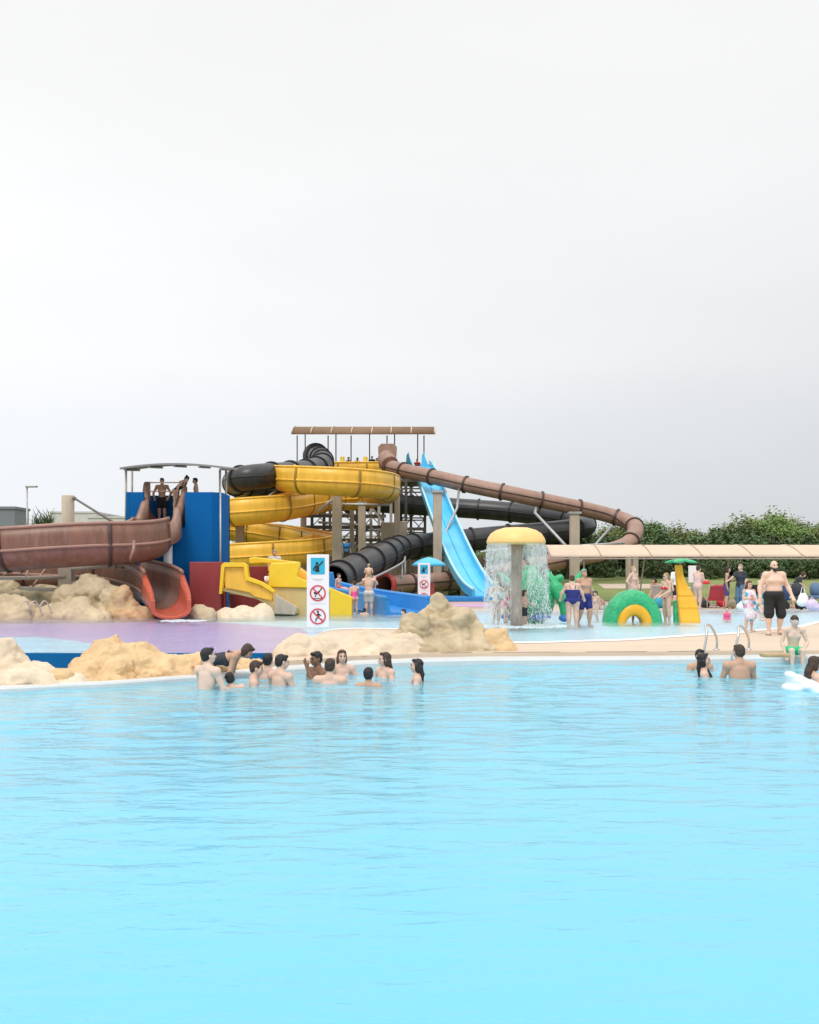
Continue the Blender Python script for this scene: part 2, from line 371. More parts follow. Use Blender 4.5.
def union(name, mb, m, parent, vox, smooth=3, fac=.5, org=None, disp=None, soft=None, kmul=.55, kmax=.05):
    if vdb is None: return union_remesh(name, mb, m, parent, vox, smooth, fac, org, disp, soft)
    po = ORG.get(parent, V((0, 0, 0))) if parent else (V(org) if org is not None else V((0, 0, 0)))
    P, Q = sdf_mesh(mb.prims, vox, kmul, kmax)
    # light Laplacian smoothing to remove voxel stepping
    e = np.concatenate([Q[:, [0, 1]], Q[:, [1, 2]], Q[:, [2, 3]], Q[:, [3, 0]]]); e = np.concatenate([e, e[:, ::-1]])
    deg = np.maximum(1, np.bincount(e[:, 0], minlength=len(P)))[:, None]
    for it in range(2):
        for f_ in (.5, -.52):
            acc = np.stack([np.bincount(e[:, 0], weights=P[e[:, 1], d], minlength=len(P)) for d in range(3)], 1) / deg; P = P + f_ * (acc - P)
    a, b, c, d = (P[Q[:, i]] for i in range(4))
    if (np.cross(c - a, d - b) * (a + c - 2 * P.mean(0))).sum() < 0: Q = Q[:, ::-1]
    po_ = np.array(po); nm = bpy.data.meshes.new(name); nm.from_pydata((P - po_).tolist(), [], Q.tolist()); nm.update()
    nm.polygons.foreach_set('use_smooth', [True] * len(nm.polygons)); nm.materials.append(M[m] if isinstance(m, str) else m)
    if disp:
        no = [v.normal.copy() for v in nm.vertices]
        for v, q in zip(nm.vertices, no): v.co = disp(v.co + po, q) - po
        nm.update()
    ob = bpy.data.objects.new(name, nm); COL.objects.link(ob); ORG[ob] = po
    if parent: ob.parent = parent
    else: ob.location = po
    return ob
def rockify(amp, sc, seed):
    off = V((seed * 7.3, seed * 3.1, seed * 5.7))
    def f(p, n):
        q = (p + off) * sc; a = noise.noise(q * .9) * 1.0 + .55 * noise.noise(q * 2.17) + .30 * (.5 - abs(noise.noise(q * 4.0)) * 2) + .16 * noise.noise(q * 9.3)
        d_, _ = noise.voronoi((p + off + n * .1) * sc * .75); fc = d_[0] - .35 - .42 * max(0.0, 1 - abs(noise.noise(q * 1.15 + V((3, 9, 5)))) / .10); st = math.sin((p.z + .3 * a) * 8) * .14
        return p + n * amp * (a * .85 + fc * .9 + st)
    return f
# ------------------------------------------------------------------ people
def person(label, px=None, Y=None, top=None, face=0, H=1.75, fat=1.0, pose=None, lean=0, tilt=0, yaw=0, pitch=0, skin='skin_fair',
           hair='short', hm='hair_black', wear=(), head=1.0, female=False, ground=None, group=None, detail=None, loc=None, extra=None):
    J = dict(pel=(0, 0, .53), waist=(0, 0, .62), chest=(0, -.004, .725), neck=(0, .008, .825), head=(0, -.006, .925))
    for sname, sg in (('L', 1), ('R', -1)):
        w = .098 if female else .112
        J.update({'sh' + sname: (sg * w, 0, .80), 'el' + sname: (sg * (w + .032), .012, .64), 'wr' + sname: (sg * (w + .036), -.03, .50),
                  'hp' + sname: (sg * .05, 0, .515), 'kn' + sname: (sg * .058, -.012, .285), 'an' + sname: (sg * .06, .012, .045), 'to' + sname: (sg * .072, -.085, .018)})
    for k, v in (pose or {}).items(): J[k] = v
    if fat > 1.15:
        for k in ('hpL', 'hpR'): J[k] = (J[k][0] * fat ** .7, J[k][1], J[k][2])
        for k in ('knL', 'knR', 'anL', 'anR', 'toL', 'toR'): J[k] = (J[k][0] * fat ** .35, J[k][1], J[k][2])
    J = {k: V(v) * H for k, v in J.items()}
    pel = J['pel'].copy()
    RT = Matrix.Rotation(R_(tilt), 3, 'Y') @ Matrix.Rotation(R_(lean), 3, 'X')      # lean > 0 bends forward (towards -Y)
    for k in list(J):
        if k[:2] in ('wa', 'ch', 'ne', 'he', 'sh', 'el', 'wr'): J[k] = pel + RT @ (J[k] - pel)
    RH = RT @ Matrix.Rotation(R_(yaw), 3, 'Z') @ Matrix.Rotation(R_(pitch), 3, 'X')
    nk = J['neck']; hc = nk + RT.lerp(RH, .5).normalized() @ (RT.inverted() @ (J['head'] - nk)) * (0.6 + .4 * head)
    hs = H * head * (1.0 if H > 1.3 else 1.0)
    topz = hc.z + .068 * hs
    if loc is None:
        if ground is not None: loc = V((xp(px, Y), Y, ground))
        else: loc = V((xp(px, Y), Y, zp(top, Y) - topz))
    near = loc.y < 27
    if detail is None: detail = near
    vox = .0085 if near else .014
    if loc.y > 60: vox = .022
    root = thing('person', label, 'person', (0, 0, 0), group)
    gf = fat; lf = fat ** .5
    b = MB(); fe = 1 if female else 0
    def T(k, off, r, mb=b, inf=1.0): mb.ell(J[k] + RT @ (V(off) * H), V(r) * H * inf, RT, 18, 12)
    def torso(mb, inf=1.0, chest=True):
        mb.ell(J['pel'] + V((0, .004, -.005)) * H, V(((.098 if fe else .088) * gf, .066 * gf, .07)) * H * inf, RT.lerp(Matrix.Identity(3), .6), 18, 12)
        T('waist', (0, 0, -.01), ((.074 if fe else .08) * gf, .058 * gf * (1.12 if fat > 1.2 else 1), .09), mb, inf)
        if chest:
            T('chest', (0, 0, -.01), ((.087 if fe else .1) * (1 + (gf - 1) * .8), .064 * (1 + (gf - 1) * .9), .10), mb, inf)
    torso(b)
    T('chest', (0, .006, .045), (.085 * (1 + (gf - 1) * .6), .05, .05))
    if fe:
        for sg in (-1, 1): T('chest', (sg * .042, -.05 * gf, -.015), (.036 * gf, .036 * gf, .036 * gf))
    else:
        for sg in (-1, 1): T('chest', (sg * .045, -.042 * gf, .0), (.045 * gf, .026 * gf, .034))
    b.cap(J['shL'], J['neck'], .036 * H * lf, .034 * H, 10); b.cap(J['shR'], J['neck'], .036 * H * lf, .034 * H, 10)
    b.cap(J['neck'], hc - RH @ V((0, -.012, .02)) * H, .034 * H * (1 + (gf - 1) * .3), .031 * H * (.5 + .5 * head), 12)
    for s_, sg in (('L', 1), ('R', -1)):
        sh, el, wr = J['sh' + s_], J['el' + s_], J['wr' + s_]; hp, kn, an, to = (J[q + s_] for q in ('hp', 'kn', 'an', 'to'))
        b.ell(sh, .038 * H * lf); b.cap(sh, el, .034 * H * lf, .025 * H * lf); b.cap(el, wr, .026 * H * lf, .0175 * H * lf)
        b.ell(el.lerp(wr, .25), V((.026, .026, .04)) * H * lf, (wr - el).to_track_quat('Z', 'Y').to_matrix())
        b.cap(hp, kn, .055 * H * lf, .036 * H * lf); b.cap(kn, an, .035 * H * lf, .021 * H * lf)
        q = (an - kn).to_track_quat('Z', 'Y').to_matrix()
        b.ell(kn.lerp(an, .3) + V((0, .01, 0)) * H, V((.034, .037, .075)) * H * lf, q)
        b.ell(hp + V((0, .025, .0)) * H, V((.05, .05, .055)) * H * lf)
        b.cap(an + V((0, .012, -.02)) * H, to, .022 * H, .018 * H); b.ell(an.lerp(to, .5) + V((0, 0, -.003)) * H, V((.026, .045, .018)) * H)
        # hand: palm, four fingers, thumb
        d = (J.get('ha' + s_) - wr).normalized() if ('ha' + s_) in J else (wr - el).normalized()
        side = d.cross(V((0, 1, 0)));
        if side.length < .2: side = d.cross(V((0, 0, 1)))
        side.normalize(); nrm = side.cross(d).normalized(); side = -side * sg if s_ else side
        RM = Matrix((nrm, side, d)).transposed(); hn = H * (1.0 if H > 1.3 else 1.05)
        b.ell(wr + d * .026 * hn, V((.013, .024, .034)) * hn, RM)
        b.cap(wr - d * .01 * hn, wr + d * .012 * hn, .016 * hn, .016 * hn, 8)
        cd = (d + nrm * (.35 if nrm.y > 0 else -.35)).normalized()
        for k, ln in enumerate((.040, .046, .043, .034)):
            f0 = wr + d * .052 * hn + side * (.018 - .012 * k) * hn; f1 = f0 + (d + side * (.12 - .08 * k)) * ln * .55 * hn
            b.cap(f0 - d * .02 * hn, f1, .0062 * hn, .0057 * hn, 7); b.cap(f1, f1 + cd * ln * .5 * hn, .0057 * hn, .0048 * hn, 7)
        t0 = wr + d * .014 * hn + side * .018 * hn; t1 = t0 + (d * .6 + side * .8) * .026 * hn
        b.cap(t0, t1, .0085 * hn, .007 * hn, 7); b.cap(t1, t1 + (d * .9 + side * .25) * .024 * hn, .0065 * hn, .0055 * hn, 7)
    def HD(off, r, mb=b, sub=None):
        mb.ell(hc + RH @ (V(off) * hs), V(r) * hs, RH @ sub if sub else RH, 18, 12); mb.prims[-1] = mb.prims[-1] + (.35,)
    HD((0, .008, .014), (.043, .054, .053)); HD((0, -.012, -.018), (.037, .041, .047)); HD((0, -.026, -.048), (.022, .022, .016))
    HD((0, -.047, .012), (.028, .008, .008)); HD((.024, -.036, -.014), (.013, .012, .014)); HD((-.024, -.036, -.014), (.013, .012, .014))
    b.cap(hc + RH @ (V((0, -.05, .008)) * hs), hc + RH @ (V((0, -.062, -.017)) * hs), .0055 * hs, .009 * hs, 8)
    HD((0, -.05, -.036), (.014, .008, .007))
    for sg in (-1, 1): HD((sg * .043, .004, -.004), (.006, .012, .019), b, Matrix.Rotation(R_(sg * -12), 3, 'Z'))
    hL, hR = J['wrL'], J['wrR']
    def soft(p):
        ax = nk - pel; tt = max(0.0, min(1.0, (p - pel).dot(ax) / ax.length_squared)); dd = (p - pel - ax * tt).length / (H * lf)
        q = min((p - hc).length / hs - .085, (p - hL).length / H - .03, (p - hR).length / H - .03, (p - hL.lerp(J['elL'], -.3)).length / H - .09, (p - hR.lerp(J['elR'], -.3)).length / H - .09)
        return max(0.0, min(1.0, q / .04)) * max(.12, min(1.0, 1.9 - dd / .105))
    union('body', b, skin, root, vox, 3 if near else 2, .4, soft=soft, kmul=.6, kmax=.026 * H)
    # hair
    if hair:
        h = MB()
        HD((0, .014, .021), (.0475, .056, .052), h)
        HD((0, .03, -.004), (.044, .034, .045), h)
        if hair in ('short', 'crop'): HD((0, -.03, .052), (.034, .02, .016), h)
        if hair in ('long', 'bob', 'wet'):
            for sg in (-1, 1): HD((sg * .040, .012, -.02), (.012, .03, .05), h)
            HD((0, -.022, .056), (.036, .024, .014), h)
            zl = dict(long=-.17, bob=-.075, wet=-.14)[hair]
            for k in (-2, -1, 0, 1, 2):
                a = hc + RH @ (V((k * .016, .04, -.01)) * hs); e = hc + RH @ (V((k * .017, .05, 0)) * hs) + (V((0, 0, zl)) * hs if lean > 30 else RT @ (V((k * .002, .012, zl + abs(k) * .008)) * hs))
                h.cap(a, a.lerp(e, .5) + RT @ V((0, .008, 0)) * hs, .02 * hs, .018 * hs, 8); h.cap(a.lerp(e, .5) + RT @ V((0, .008, 0)) * hs, e, .018 * hs, .007 * hs, 8)
        if hair == 'bun': HD((0, .058, .045), (.024, .024, .022), h)
        if hair == 'tail':
            HD((0, .062, .02), (.014, .014, .014), h); h.cap(hc + RH @ (V((0, .07, .015)) * hs), hc + RH @ (V((0, .085, -.1)) * hs), .016 * hs, .006 * hs)
        offr = Matrix.Identity(3)
        if hair == 'beard':
            h = MB()
        if h.v: union('hair', h, hm, root, vox * (1.0 if near else .9), 2, .4, disp=lambda p, n: p + n * .009 * head * noise.noise(V((p.x * 75, p.y * 75, p.z * 20))) + n * .005 * noise.noise(p * 130))
    if hair == 'beard':
        h = MB(); HD((0, -.03, -.046), (.033, .03, .025), h); HD((0, -.034, -.066), (.022, .022, .016), h); HD((.034, -.012, -.03), (.008, .018, .022), h); HD((-.034, -.012, -.03), (.008, .018, .022), h)
        union('beard', h, hm, root, vox, 2, .4)
    if detail:
        for sg in (-1, 1):
            e = MB(); HD((sg * .0185, -.0475, .004), (.0085, .0055, .005), e); e.build('eye', 'eye_dark', root)
            e = MB(); HD((sg * .0195, -.0535, .0165), (.0125, .005, .0026), e, Matrix.Rotation(R_(-sg * -6), 3, 'Y')); e.build('eyebrow', hm if hair else 'hair_brown', root)
        if hair != 'beard':
            e = MB(); HD((0, -.058, -.036), (.0135, .004, .0036), e); e.build('mouth', 'lip', root)
    # clothes
    for kind, cm in wear:
        c = MB(); nm = kind
        if kind in ('trunks', 'long_shorts', 'shorts', 'jeans'):
            ln = dict(trunks=.6, shorts=.72, long_shorts=1.08, jeans=1.9)[kind]
            c.ell(J['pel'] + V((0, .004, -.004)) * H, V((.098 * gf, .074 * gf, .062)) * H, RT.lerp(Matrix.Identity(3), .6), 18, 12)
            if gf > 1.2: c.ell(J['pel'] + V((0, -.02, .012)) * H, V((.094 * gf, .07 * gf, .058)) * H)
            for s_ in 'LR':
                hp, kn, an = J['hp' + s_], J['kn' + s_], J['an' + s_]
                c.cap(hp, hp.lerp(kn, min(ln, 1)), .064 * H * lf, .053 * H * lf); c.ell(hp + V((0, .025, 0)) * H, V((.057, .057, .062)) * H * lf)
                if ln > 1: c.cap(kn, kn.lerp(an, ln - 1), .05 * H * lf, .046 * H * lf)
        elif kind in ('swimsuit', 'dress'):
            torso(c, 1.07, False); T('chest', (0, -.004, -.035), (.089 * gf, .066 * gf, .075), c, 1.05)
            for sg in (-1, 1): T('chest', (sg * .042, -.05 * gf, -.017), (.040 * gf, .040 * gf, .038 * gf), c)
            for sg in (-1, 1):
                q = [J['chest'] + RT @ (V(o_) * H) for o_ in ((sg * .045, -.075 * gf, .015), (sg * .055, -.03, .098), (sg * .055, .03, .098), (sg * .045, .066 * gf, .01))]
                for a_, b_ in zip(q, q[1:]): c.cap(a_, b_, .008 * H, .008 * H, 7)
            if kind == 'dress':
                c.lathe([(.1 * H, .56 * H), (.125 * H, .47 * H), (.14 * H, .40 * H), (.09 * H, .40 * H)], (0, 0, 0), 20)
        elif kind == 'bikini_bottom':
            c.ell(J['pel'] + V((0, .006, -.012)) * H, V((.103 * gf, .073 * gf, .044)) * H, RT.lerp(Matrix.Identity(3), .6), 18, 12)
            for s_ in 'LR': c.ell(J['hp' + s_] + V((0, .024, 0.01)) * H, V((.054, .055, .045)) * H * lf)
        elif kind == 'bikini_top':
            for sg in (-1, 1): T('chest', (sg * .042, -.053 * gf, -.015), (.038 * gf, .038 * gf, .036 * gf), c)
            pts = [J['chest'] + RT @ (V((.095 * gf * math.cos(a), .07 * gf * math.sin(a), -.03)) * H) for a in [2 * math.pi * k / 16 for k in range(17)]]
            for a_, b_ in zip(pts, pts[1:]): c.cap(a_, b_, .008 * H, .008 * H, 6)
        elif kind in ('shirt', 'tank_top'):
            torso(c, 1.13); T('chest', (0, .006, .045), (.105 * gf, .068, .056), c); T('chest', (0, -.02, 0), (.1 * gf, .075 * gf, .055), c); T('pel', (0, 0, .02), (.1 * gf, .076 * gf, .06), c)
            if kind == 'shirt':
                for s_ in 'LR':
                    sh, el = J['sh' + s_], J['el' + s_]; c.cap(sh, J['neck'] - RT @ V((0, 0, .012)) * H, .041 * H * lf, .04 * H, 10); c.cap(sh, sh.lerp(el, .6), .044 * H * lf, .038 * H * lf)
        union({'tank_top': 'top'}.get(kind, kind), c, cm, root, vox, 3, .5)
    if extra: extra(root, J, hc, RH, H)
    root.location = loc; root.rotation_euler = (0, 0, R_(face)); ORG[root] = V(loc)
    return root

FOLD = dict(elL=(.13, -.04, .66), wrL=(.03, -.12, .68), elR=(-.13, -.04, .66), wrR=(-.03, -.12, .66))
HIPS = dict(elL=(.2, .03, .655), wrL=(.115, -.02, .565), elR=(-.2, .03, .655), wrR=(-.115, -.02, .565))
FRONT = dict(elL=(.13, -.07, .68), wrL=(.1, -.2, .7), elR=(-.13, -.07, .68), wrR=(-.1, -.2, .7))
WADE = dict(elL=(.17, -.03, .68), wrL=(.2, -.14, .64), elR=(-.17, -.03, .68), wrR=(-.2, -.14, .64))
WALK = dict(knL=(.055, -.09, .29), anL=(.058, -.06, .05), toL=(.07, -.155, .02), knR=(-.055, 0, .285), anR=(-.06, .1, .06), toR=(-.07, .01, .018),
            wrL=(.17, .02, .5), wrR=(-.17, -.08, .5))
TREAD = dict(knL=(.08, -.12, .33), anL=(.07, -.05, .13), toL=(.08, -.12, .07), knR=(-.08, -.08, .31), anR=(-.07, .03, .10), toR=(-.08, -.04, .05), **WADE)
SIT = dict(knL=(.07, -.22, .53), anL=(.065, -.22, .30), toL=(.07, -.29, .26), knR=(-.07, -.22, .53), anR=(-.065, -.22, .30), toR=(-.07, -.29, .26))
# ------------------------------------------------------------------ setting
def interp(tab, x):
    if x <= tab[0][0]: return tab[0][1]
    for (a, b), (c, d) in zip(tab, tab[1:]):
        if x <= c:
            t = (x - a) / (c - a); t = t * t * (3 - 2 * t) * .5 + t * .5; return b + (d - b) * t
    return tab[-1][1]
EDGE = [(-24, 12.4), (-14, 13.1), (-9, 13.85), (-5.94, 14.5), (-4.7, 15.1), (-3.39, 16.05), (-2.07, 17.1), (-.8, 18.1), (.4, 18.6), (1.5, 18.8), (3.6, 18.9), (8.1, 19.3), (24, 20.2)]
FRONT_E = [(-2.45, 19.3), (-2.35, 24), (-2.1, 26.6), (-1.5, 27.2), (-.27, 27.0), (.7, 23.2), (2.5, 21.9), (4.46, 22.6), (7.5, 24.7), (10.1, 27.2), (13.3, 31.6), (16, 36), (18, 40)]
BACK_E = [(-30, 40), (0, 40), (5, 38.5), (9, 40.0), (18, 40.2)]
eY = lambda x: interp(EDGE, x); fY = lambda x: interp(FRONT_E, x) if x > -2.45 else 19.3; bY = lambda x: interp(BACK_E, x)
def frange(a, b, s):
    n = max(1, int(round((b - a) / s))); return [a + (b - a) * i / n for i in range(n + 1)]
def strip(name, m, xs, f0, f1, z, rows=1):
    b = MB(); vs = []; fs = []
    for x in xs:
        for r in range(rows + 1):
            y0, y1 = f0(x), f1(x); vs.append((x, y0 + (y1 - y0) * r / rows, z))
    k = rows + 1
    for i in range(len(xs) - 1):
        for r in range(rows): fs.append((i * k + r, (i + 1) * k + r, (i + 1) * k + r + 1, i * k + r + 1))
    return struct(b.add(vs, fs, True).build(name, m))

mat('deck_sand', (0.60, 0.48, 0.365), 0.75, 0.07, 0.6, bump=0.1, bscale=40, dirt=0.3, dirtcol=(0.50, 0.38, 0.27), stretch=(.5, 1.5, 1))
mat('coping_pale', (0.58, 0.60, 0.60), 0.5, 0.06, 1.0, dirt=0.25, dirtcol=(0.5, 0.45, 0.38))
mat('rim_white', (0.76, 0.73, 0.68), 0.6, 0.05, 1.0, dirt=0.25, dirtcol=(0.6, 0.5, 0.4))
mat('pool_paint', (0.18, 0.66, 0.84), 0.5, 0.06, 0.4)
mat('aqua_paint', (0.50, 0.74, 0.84), 0.5, 0.12, 0.5, dirt=.3, dirtcol=(.6, .66, .66))
mat('purple_paint', (0.52, 0.30, 0.64), 0.5, 0.1, 0.5, dirt=.35, dirtcol=(.66, .48, .70), stretch=(.3, 1.6, 1))
mat('paleblue_paint', (0.42, 0.72, 0.86), 0.5, 0.15, 0.6, dirt=.4, dirtcol=(.35, .55, .6), stretch=(.4, 1.5, 1))
mat('teal_paint', (0.12, 0.34, 0.42), 0.5, 0.15, 0.6)
mat('grass', (0.165, 0.20, 0.06), 0.9, 0.3, 0.25, bump=0.5, bscale=3, dirt=.4, dirtcol=(.29, .27, .11))
mat('path_pale', (0.52, 0.42, 0.33), 0.8, 0.1, 0.4, bump=.05)
mat('pink_paving', (0.5, 0.33, 0.33), 0.8, 0.12, 0.4, bump=.05)

# water materials
def water_mat(name, tint, body, bodyfac, rough, bump=None, ior=1.33):
    m = bpy.data.materials.new(name); m.use_nodes = True; nt = m.node_tree; N = nt.nodes; L = nt.links; N.clear()
    out = N.new('ShaderNodeOutputMaterial'); tr = N.new('ShaderNodeBsdfTransparent'); tr.inputs['Color'].default_value = (*tint, 1)
    df = N.new('ShaderNodeBsdfDiffuse'); df.inputs['Color'].default_value = (*body, 1)
    gl = N.new('ShaderNodeBsdfGlossy'); gl.inputs['Roughness'].default_value = rough; gl.inputs['Color'].default_value = (1, 1, 1, 1)
    fr = N.new('ShaderNodeFresnel'); fr.inputs['IOR'].default_value = ior
    m1 = N.new('ShaderNodeMixShader'); m1.inputs['Fac'].default_value = bodyfac
    L.new(tr.outputs[0], m1.inputs[1]); L.new(df.outputs[0], m1.inputs[2])
    m2 = N.new('ShaderNodeMixShader'); L.new(fr.outputs[0], m2.inputs['Fac']); L.new(m1.outputs[0], m2.inputs[1]); L.new(gl.outputs[0], m2.inputs[2])
    L.new(m2.outputs[0], out.inputs['Surface'])
    if bump:
        tc = N.new('ShaderNodeTexCoord'); mp = N.new('ShaderNodeMapping'); mp.inputs['Scale'].default_value = bump[2]
        L.new(tc.outputs['Object'], mp.inputs['Vector'])
        n = N.new('ShaderNodeTexNoise'); n.inputs['Scale'].default_value = bump[0]; n.inputs['Detail'].default_value = 4; n.inputs['Distortion'].default_value = .4
        L.new(mp.outputs[0], n.inputs['Vector'])
        bp = N.new('ShaderNodeBump'); bp.inputs['Strength'].default_value = bump[1]; bp.inputs['Distance'].default_value = 0.05
        L.new(n.outputs['Fac'], bp.inputs['Height'])
        L.new(bp.outputs[0], fr.inputs['Normal']); L.new(bp.outputs[0], gl.inputs['Normal']); L.new(bp.outputs[0], df.inputs['Normal'])
    M[name] = m; return m
water_mat('pool_water_mat', (0.66, 0.94, 0.98), (0.25, 0.685, 0.87), 0.6, 0.09, (6.0, 0.3, (0.5, 1.3, 1)), 1.26)
water_mat('splash_water_mat', (0.90, 0.95, 0.97), (0.5, 0.78, 0.88), 0.10, 0.26, (5.0, 1.0, (0.6, 1.2, 1)), 1.2)

# main pool: water surface with real ripples, floor, walls
def wave(x, y):
    p = V((x * .75 + .15 * y, y * 1.5, 0)); q = V((x * 1.7 - .3 * y + 9, y * 3.4 + 4, 3.0))
    g = .5 + .5 * noise.noise(V((x * .12, y * .16, 5.0)))
    r1 = noise.noise(p); r2 = noise.noise(q); r3 = noise.noise(V((x * 2.3 + .5 * y, y * 6.0, 8.0)))
    far = min(1.0, max(.5, (y - 1) / 10)); pt = min(1.0, max(0.0, g * 1.9 - .45))
    return far * (.010 * r1 + .022 * r2 * (.25 + pt) + .019 * r3 * max(.12, pt) * (.6 + .8 * abs(r2)))
xs = frange(-15, 15, .07)
b = MB(); vs = []; fs = []; rows = 400
for x in xs:
    e = eY(x) + .03
    for r in range(rows + 1):
        t = r / rows; y = 0.6 + (e - .6) * t ** 1.25; vs.append((x, y, wave(x, y)))
k = rows + 1
for i in range(len(xs) - 1):
    for r in range(rows): fs.append((i * k + r, (i + 1) * k + r, (i + 1) * k + r + 1, i * k + r + 1))
struct(b.add(vs, fs).build('pool_water', 'pool_water_mat'))
strip('pool_floor', 'pool_paint', frange(-15.2, 15.2, .8), lambda x: .4, lambda x: eY(x) + .2, -1.45)
b = MB(); xs = frange(-15.2, 15.2, .3)
b.add([(x, eY(x) + .02, z) for x in xs for z in (-1.5, .06)], [(2 * i, 2 * i + 2, 2 * i + 3, 2 * i + 1) for i in range(len(xs) - 1)])
b.add([(x, .55, z) for x in (-15.2, 15.2) for z in (-1.5, .06)], [(0, 2, 3, 1)])
for sx in (-15.1, 15.1): b.add([(sx, y, z) for y in (.5, 20.5) for z in (-1.5, .06)], [(0, 2, 3, 1)])
struct(b.build('pool_wall', 'pool_paint'))
# coping with rounded edge
b = MB(); prof = [(0, -.12), (0, .075), (.03, .11), (.42, .13), (.42, -.12)]
vs = []; fs = []
for x in xs:
    nx = -(eY(x + .05) - eY(x - .05)) / .1; n = V((nx, 1, 0)).normalized(); p = V((x, eY(x), 0))
    wd = .5 + .5 * max(0, min(1, (x + 3.2) / 1.4))
    for a, z in prof: vs.append(p + n * a * wd + V((0, 0, z * (.25 + .75 * wd) if z > 0 else z)))
k = len(prof)
for i in range(len(xs) - 1):
    for j in range(k - 1): fs.append((i * k + j, (i + 1) * k + j, (i + 1) * k + j + 1, i * k + j + 1))
struct(b.add(vs, fs, False).build('pool_coping', 'coping_pale'))
struct(MB().box((0, -6.7, -.65), (34, 14.5, 1.7)).build('near_pool_deck', 'deck_sand'))
strip('pool_deck', 'deck_sand', frange(-2.45, 18, .25), lambda x: eY(x) + .36, fY, DECK, 4)
strip('rock_bed', 'rock_sand', frange(-15.2, -2.45, .4), lambda x: eY(x) + .19, lambda x: 19.3, -.1, 2)
b = MB(); xs2 = frange(-2.45, 18, .2)
b.add([(x, eY(x) + .36, z) for x in xs2 for z in (.0, DECK)], [(2 * i, 2 * i + 2, 2 * i + 3, 2 * i + 1) for i in range(len(xs2) - 1)])
struct(b.build('deck_step', 'deck_sand'))
strip('side_deck', 'deck_sand', [18, 45], lambda x: -15, lambda x: 46, DECK - .004)
mat('drain_dark', (.10, .095, .09), .7, .2, 6)
for xa_, xb_ in ((.6, 1.2), (1.6, 2.9), (3.4, 4.6), (5.0, 5.7), (8.6, 9.8)):
    strip('drain_slot', 'drain_dark', frange(xa_, xb_, .1), lambda x: eY(x) + .36, lambda x: eY(x) + .41, DECK + .004)
# splash pool
strip('splash_pool_rim', 'rim_white', frange(-2.4, 18, .2), lambda x: fY(x) - .45, lambda x: fY(x) + .05, DECK + .008)
strip('splash_pool_floor', 'aqua_paint', frange(-30, 18, .5), fY, lambda x: max(bY(x), fY(x) + .01), .02, 1)
strip('splash_pool_water', 'splash_water_mat', frange(-30, 18, .5), fY, lambda x: max(bY(x), fY(x) + .01), .15, 1)
def patch(name, m, pts, z, seed=0):
    c = Path([gp(*p, .05) for p in pts + [pts[0]]]).d; poly = []
    for i, p in enumerate(c[::4]):
        q = V((p.x, p.y, 0)); poly.append((p.x + .5 * noise.noise(q * .7 + V((seed, 0, 0))), p.y + .8 * noise.noise(q * .5 + V((0, seed, 9)))))
    return struct(MB().add([(x, y, z) for x, y in poly], [list(range(len(poly)))], False).build(name, m))
patch('purple_floor_paint', 'purple_paint', [(-260, 624), (0, 621), (120, 620), (230, 623), (300, 628), (306, 640), (286, 651), (180, 651.5), (110, 648), (60, 637), (-10, 636), (-200, 640)], .026, 1)
patch('blue_floor_paint', 'paleblue_paint', [(-200, 642), (-10, 638), (50, 639), (98, 645), (105, 650), (40, 651.5), (-60, 651.5), (-200, 651)], .030, 2)
patch('teal_floor_paint', 'teal_paint', [(150, 616), (200, 614), (280, 614), (420, 616), (410, 620), (330, 620), (240, 619.5), (160, 619)], .028, 3)
# blue front wall of the raised splash pool
w = tag(MB().box((-16.2, 19.25, -.05), (27.5, .12, .46)).build('basin_wall', 'blue_paint'), 'low dark blue painted wall along the front of the purple splash pool', 'wall')
# land
b = MB()
for x0, x1, y0, y1 in ((-1500, 1500, 46, 3000), (-1500, -30, -400, 46), (45, 1500, -400, 46), (-30, 45, -400, -14)):
    b.add([(x0, y0, .12), (x1, y0, .12), (x1, y1, .12), (x0, y1, .12)], [(0, 1, 2, 3)], False)
struct(b.build('ground', 'grass'))
strip('back_path', 'path_pale', frange(-30, 45, .5), bY, lambda x: 46.6, DECK - .002)
strip('pink_path', 'pink_paving', frange(-3, 5.2, .4), lambda x: 41.5, lambda x: 52, DECK + .01)
strip('purple_path', 'purple_paint', frange(-2, 6, .4), lambda x: 43.2, lambda x: 45.2, DECK + .016)
def bank(x, y):
    u = max(0.0, min(1.0, (y - 49) / 15.0)); u = u * u * (3 - 2 * u); v = max(0.0, min(1.0, (x - 5.5) / 3.5)); return .125 + 1.2 * u * v * v * (3 - 2 * v)
def bank_strip(name, m, y0, y1, off, x0=5, x1=70):
    xs_ = frange(x0, x1, 1.0); ys_ = frange(y0, y1, 1.0); k = len(ys_)
    struct(MB().add([(x, y, bank(x, y) + off) for x in xs_ for y in ys_], [(i * k + j, i * k + k + j, i * k + k + j + 1, i * k + j + 1) for i in range(len(xs_) - 1) for j in range(k - 1)]).build(name, m))
bank_strip('grass_bank', 'grass', 47, 110, .004); bank_strip('sand_path', 'path_pale', 56.5, 58.5, .012, 11, 16)
strip('hillside', 'grass', frange(-400, 500, 20), lambda x: 240, lambda x: 900, 2.0)

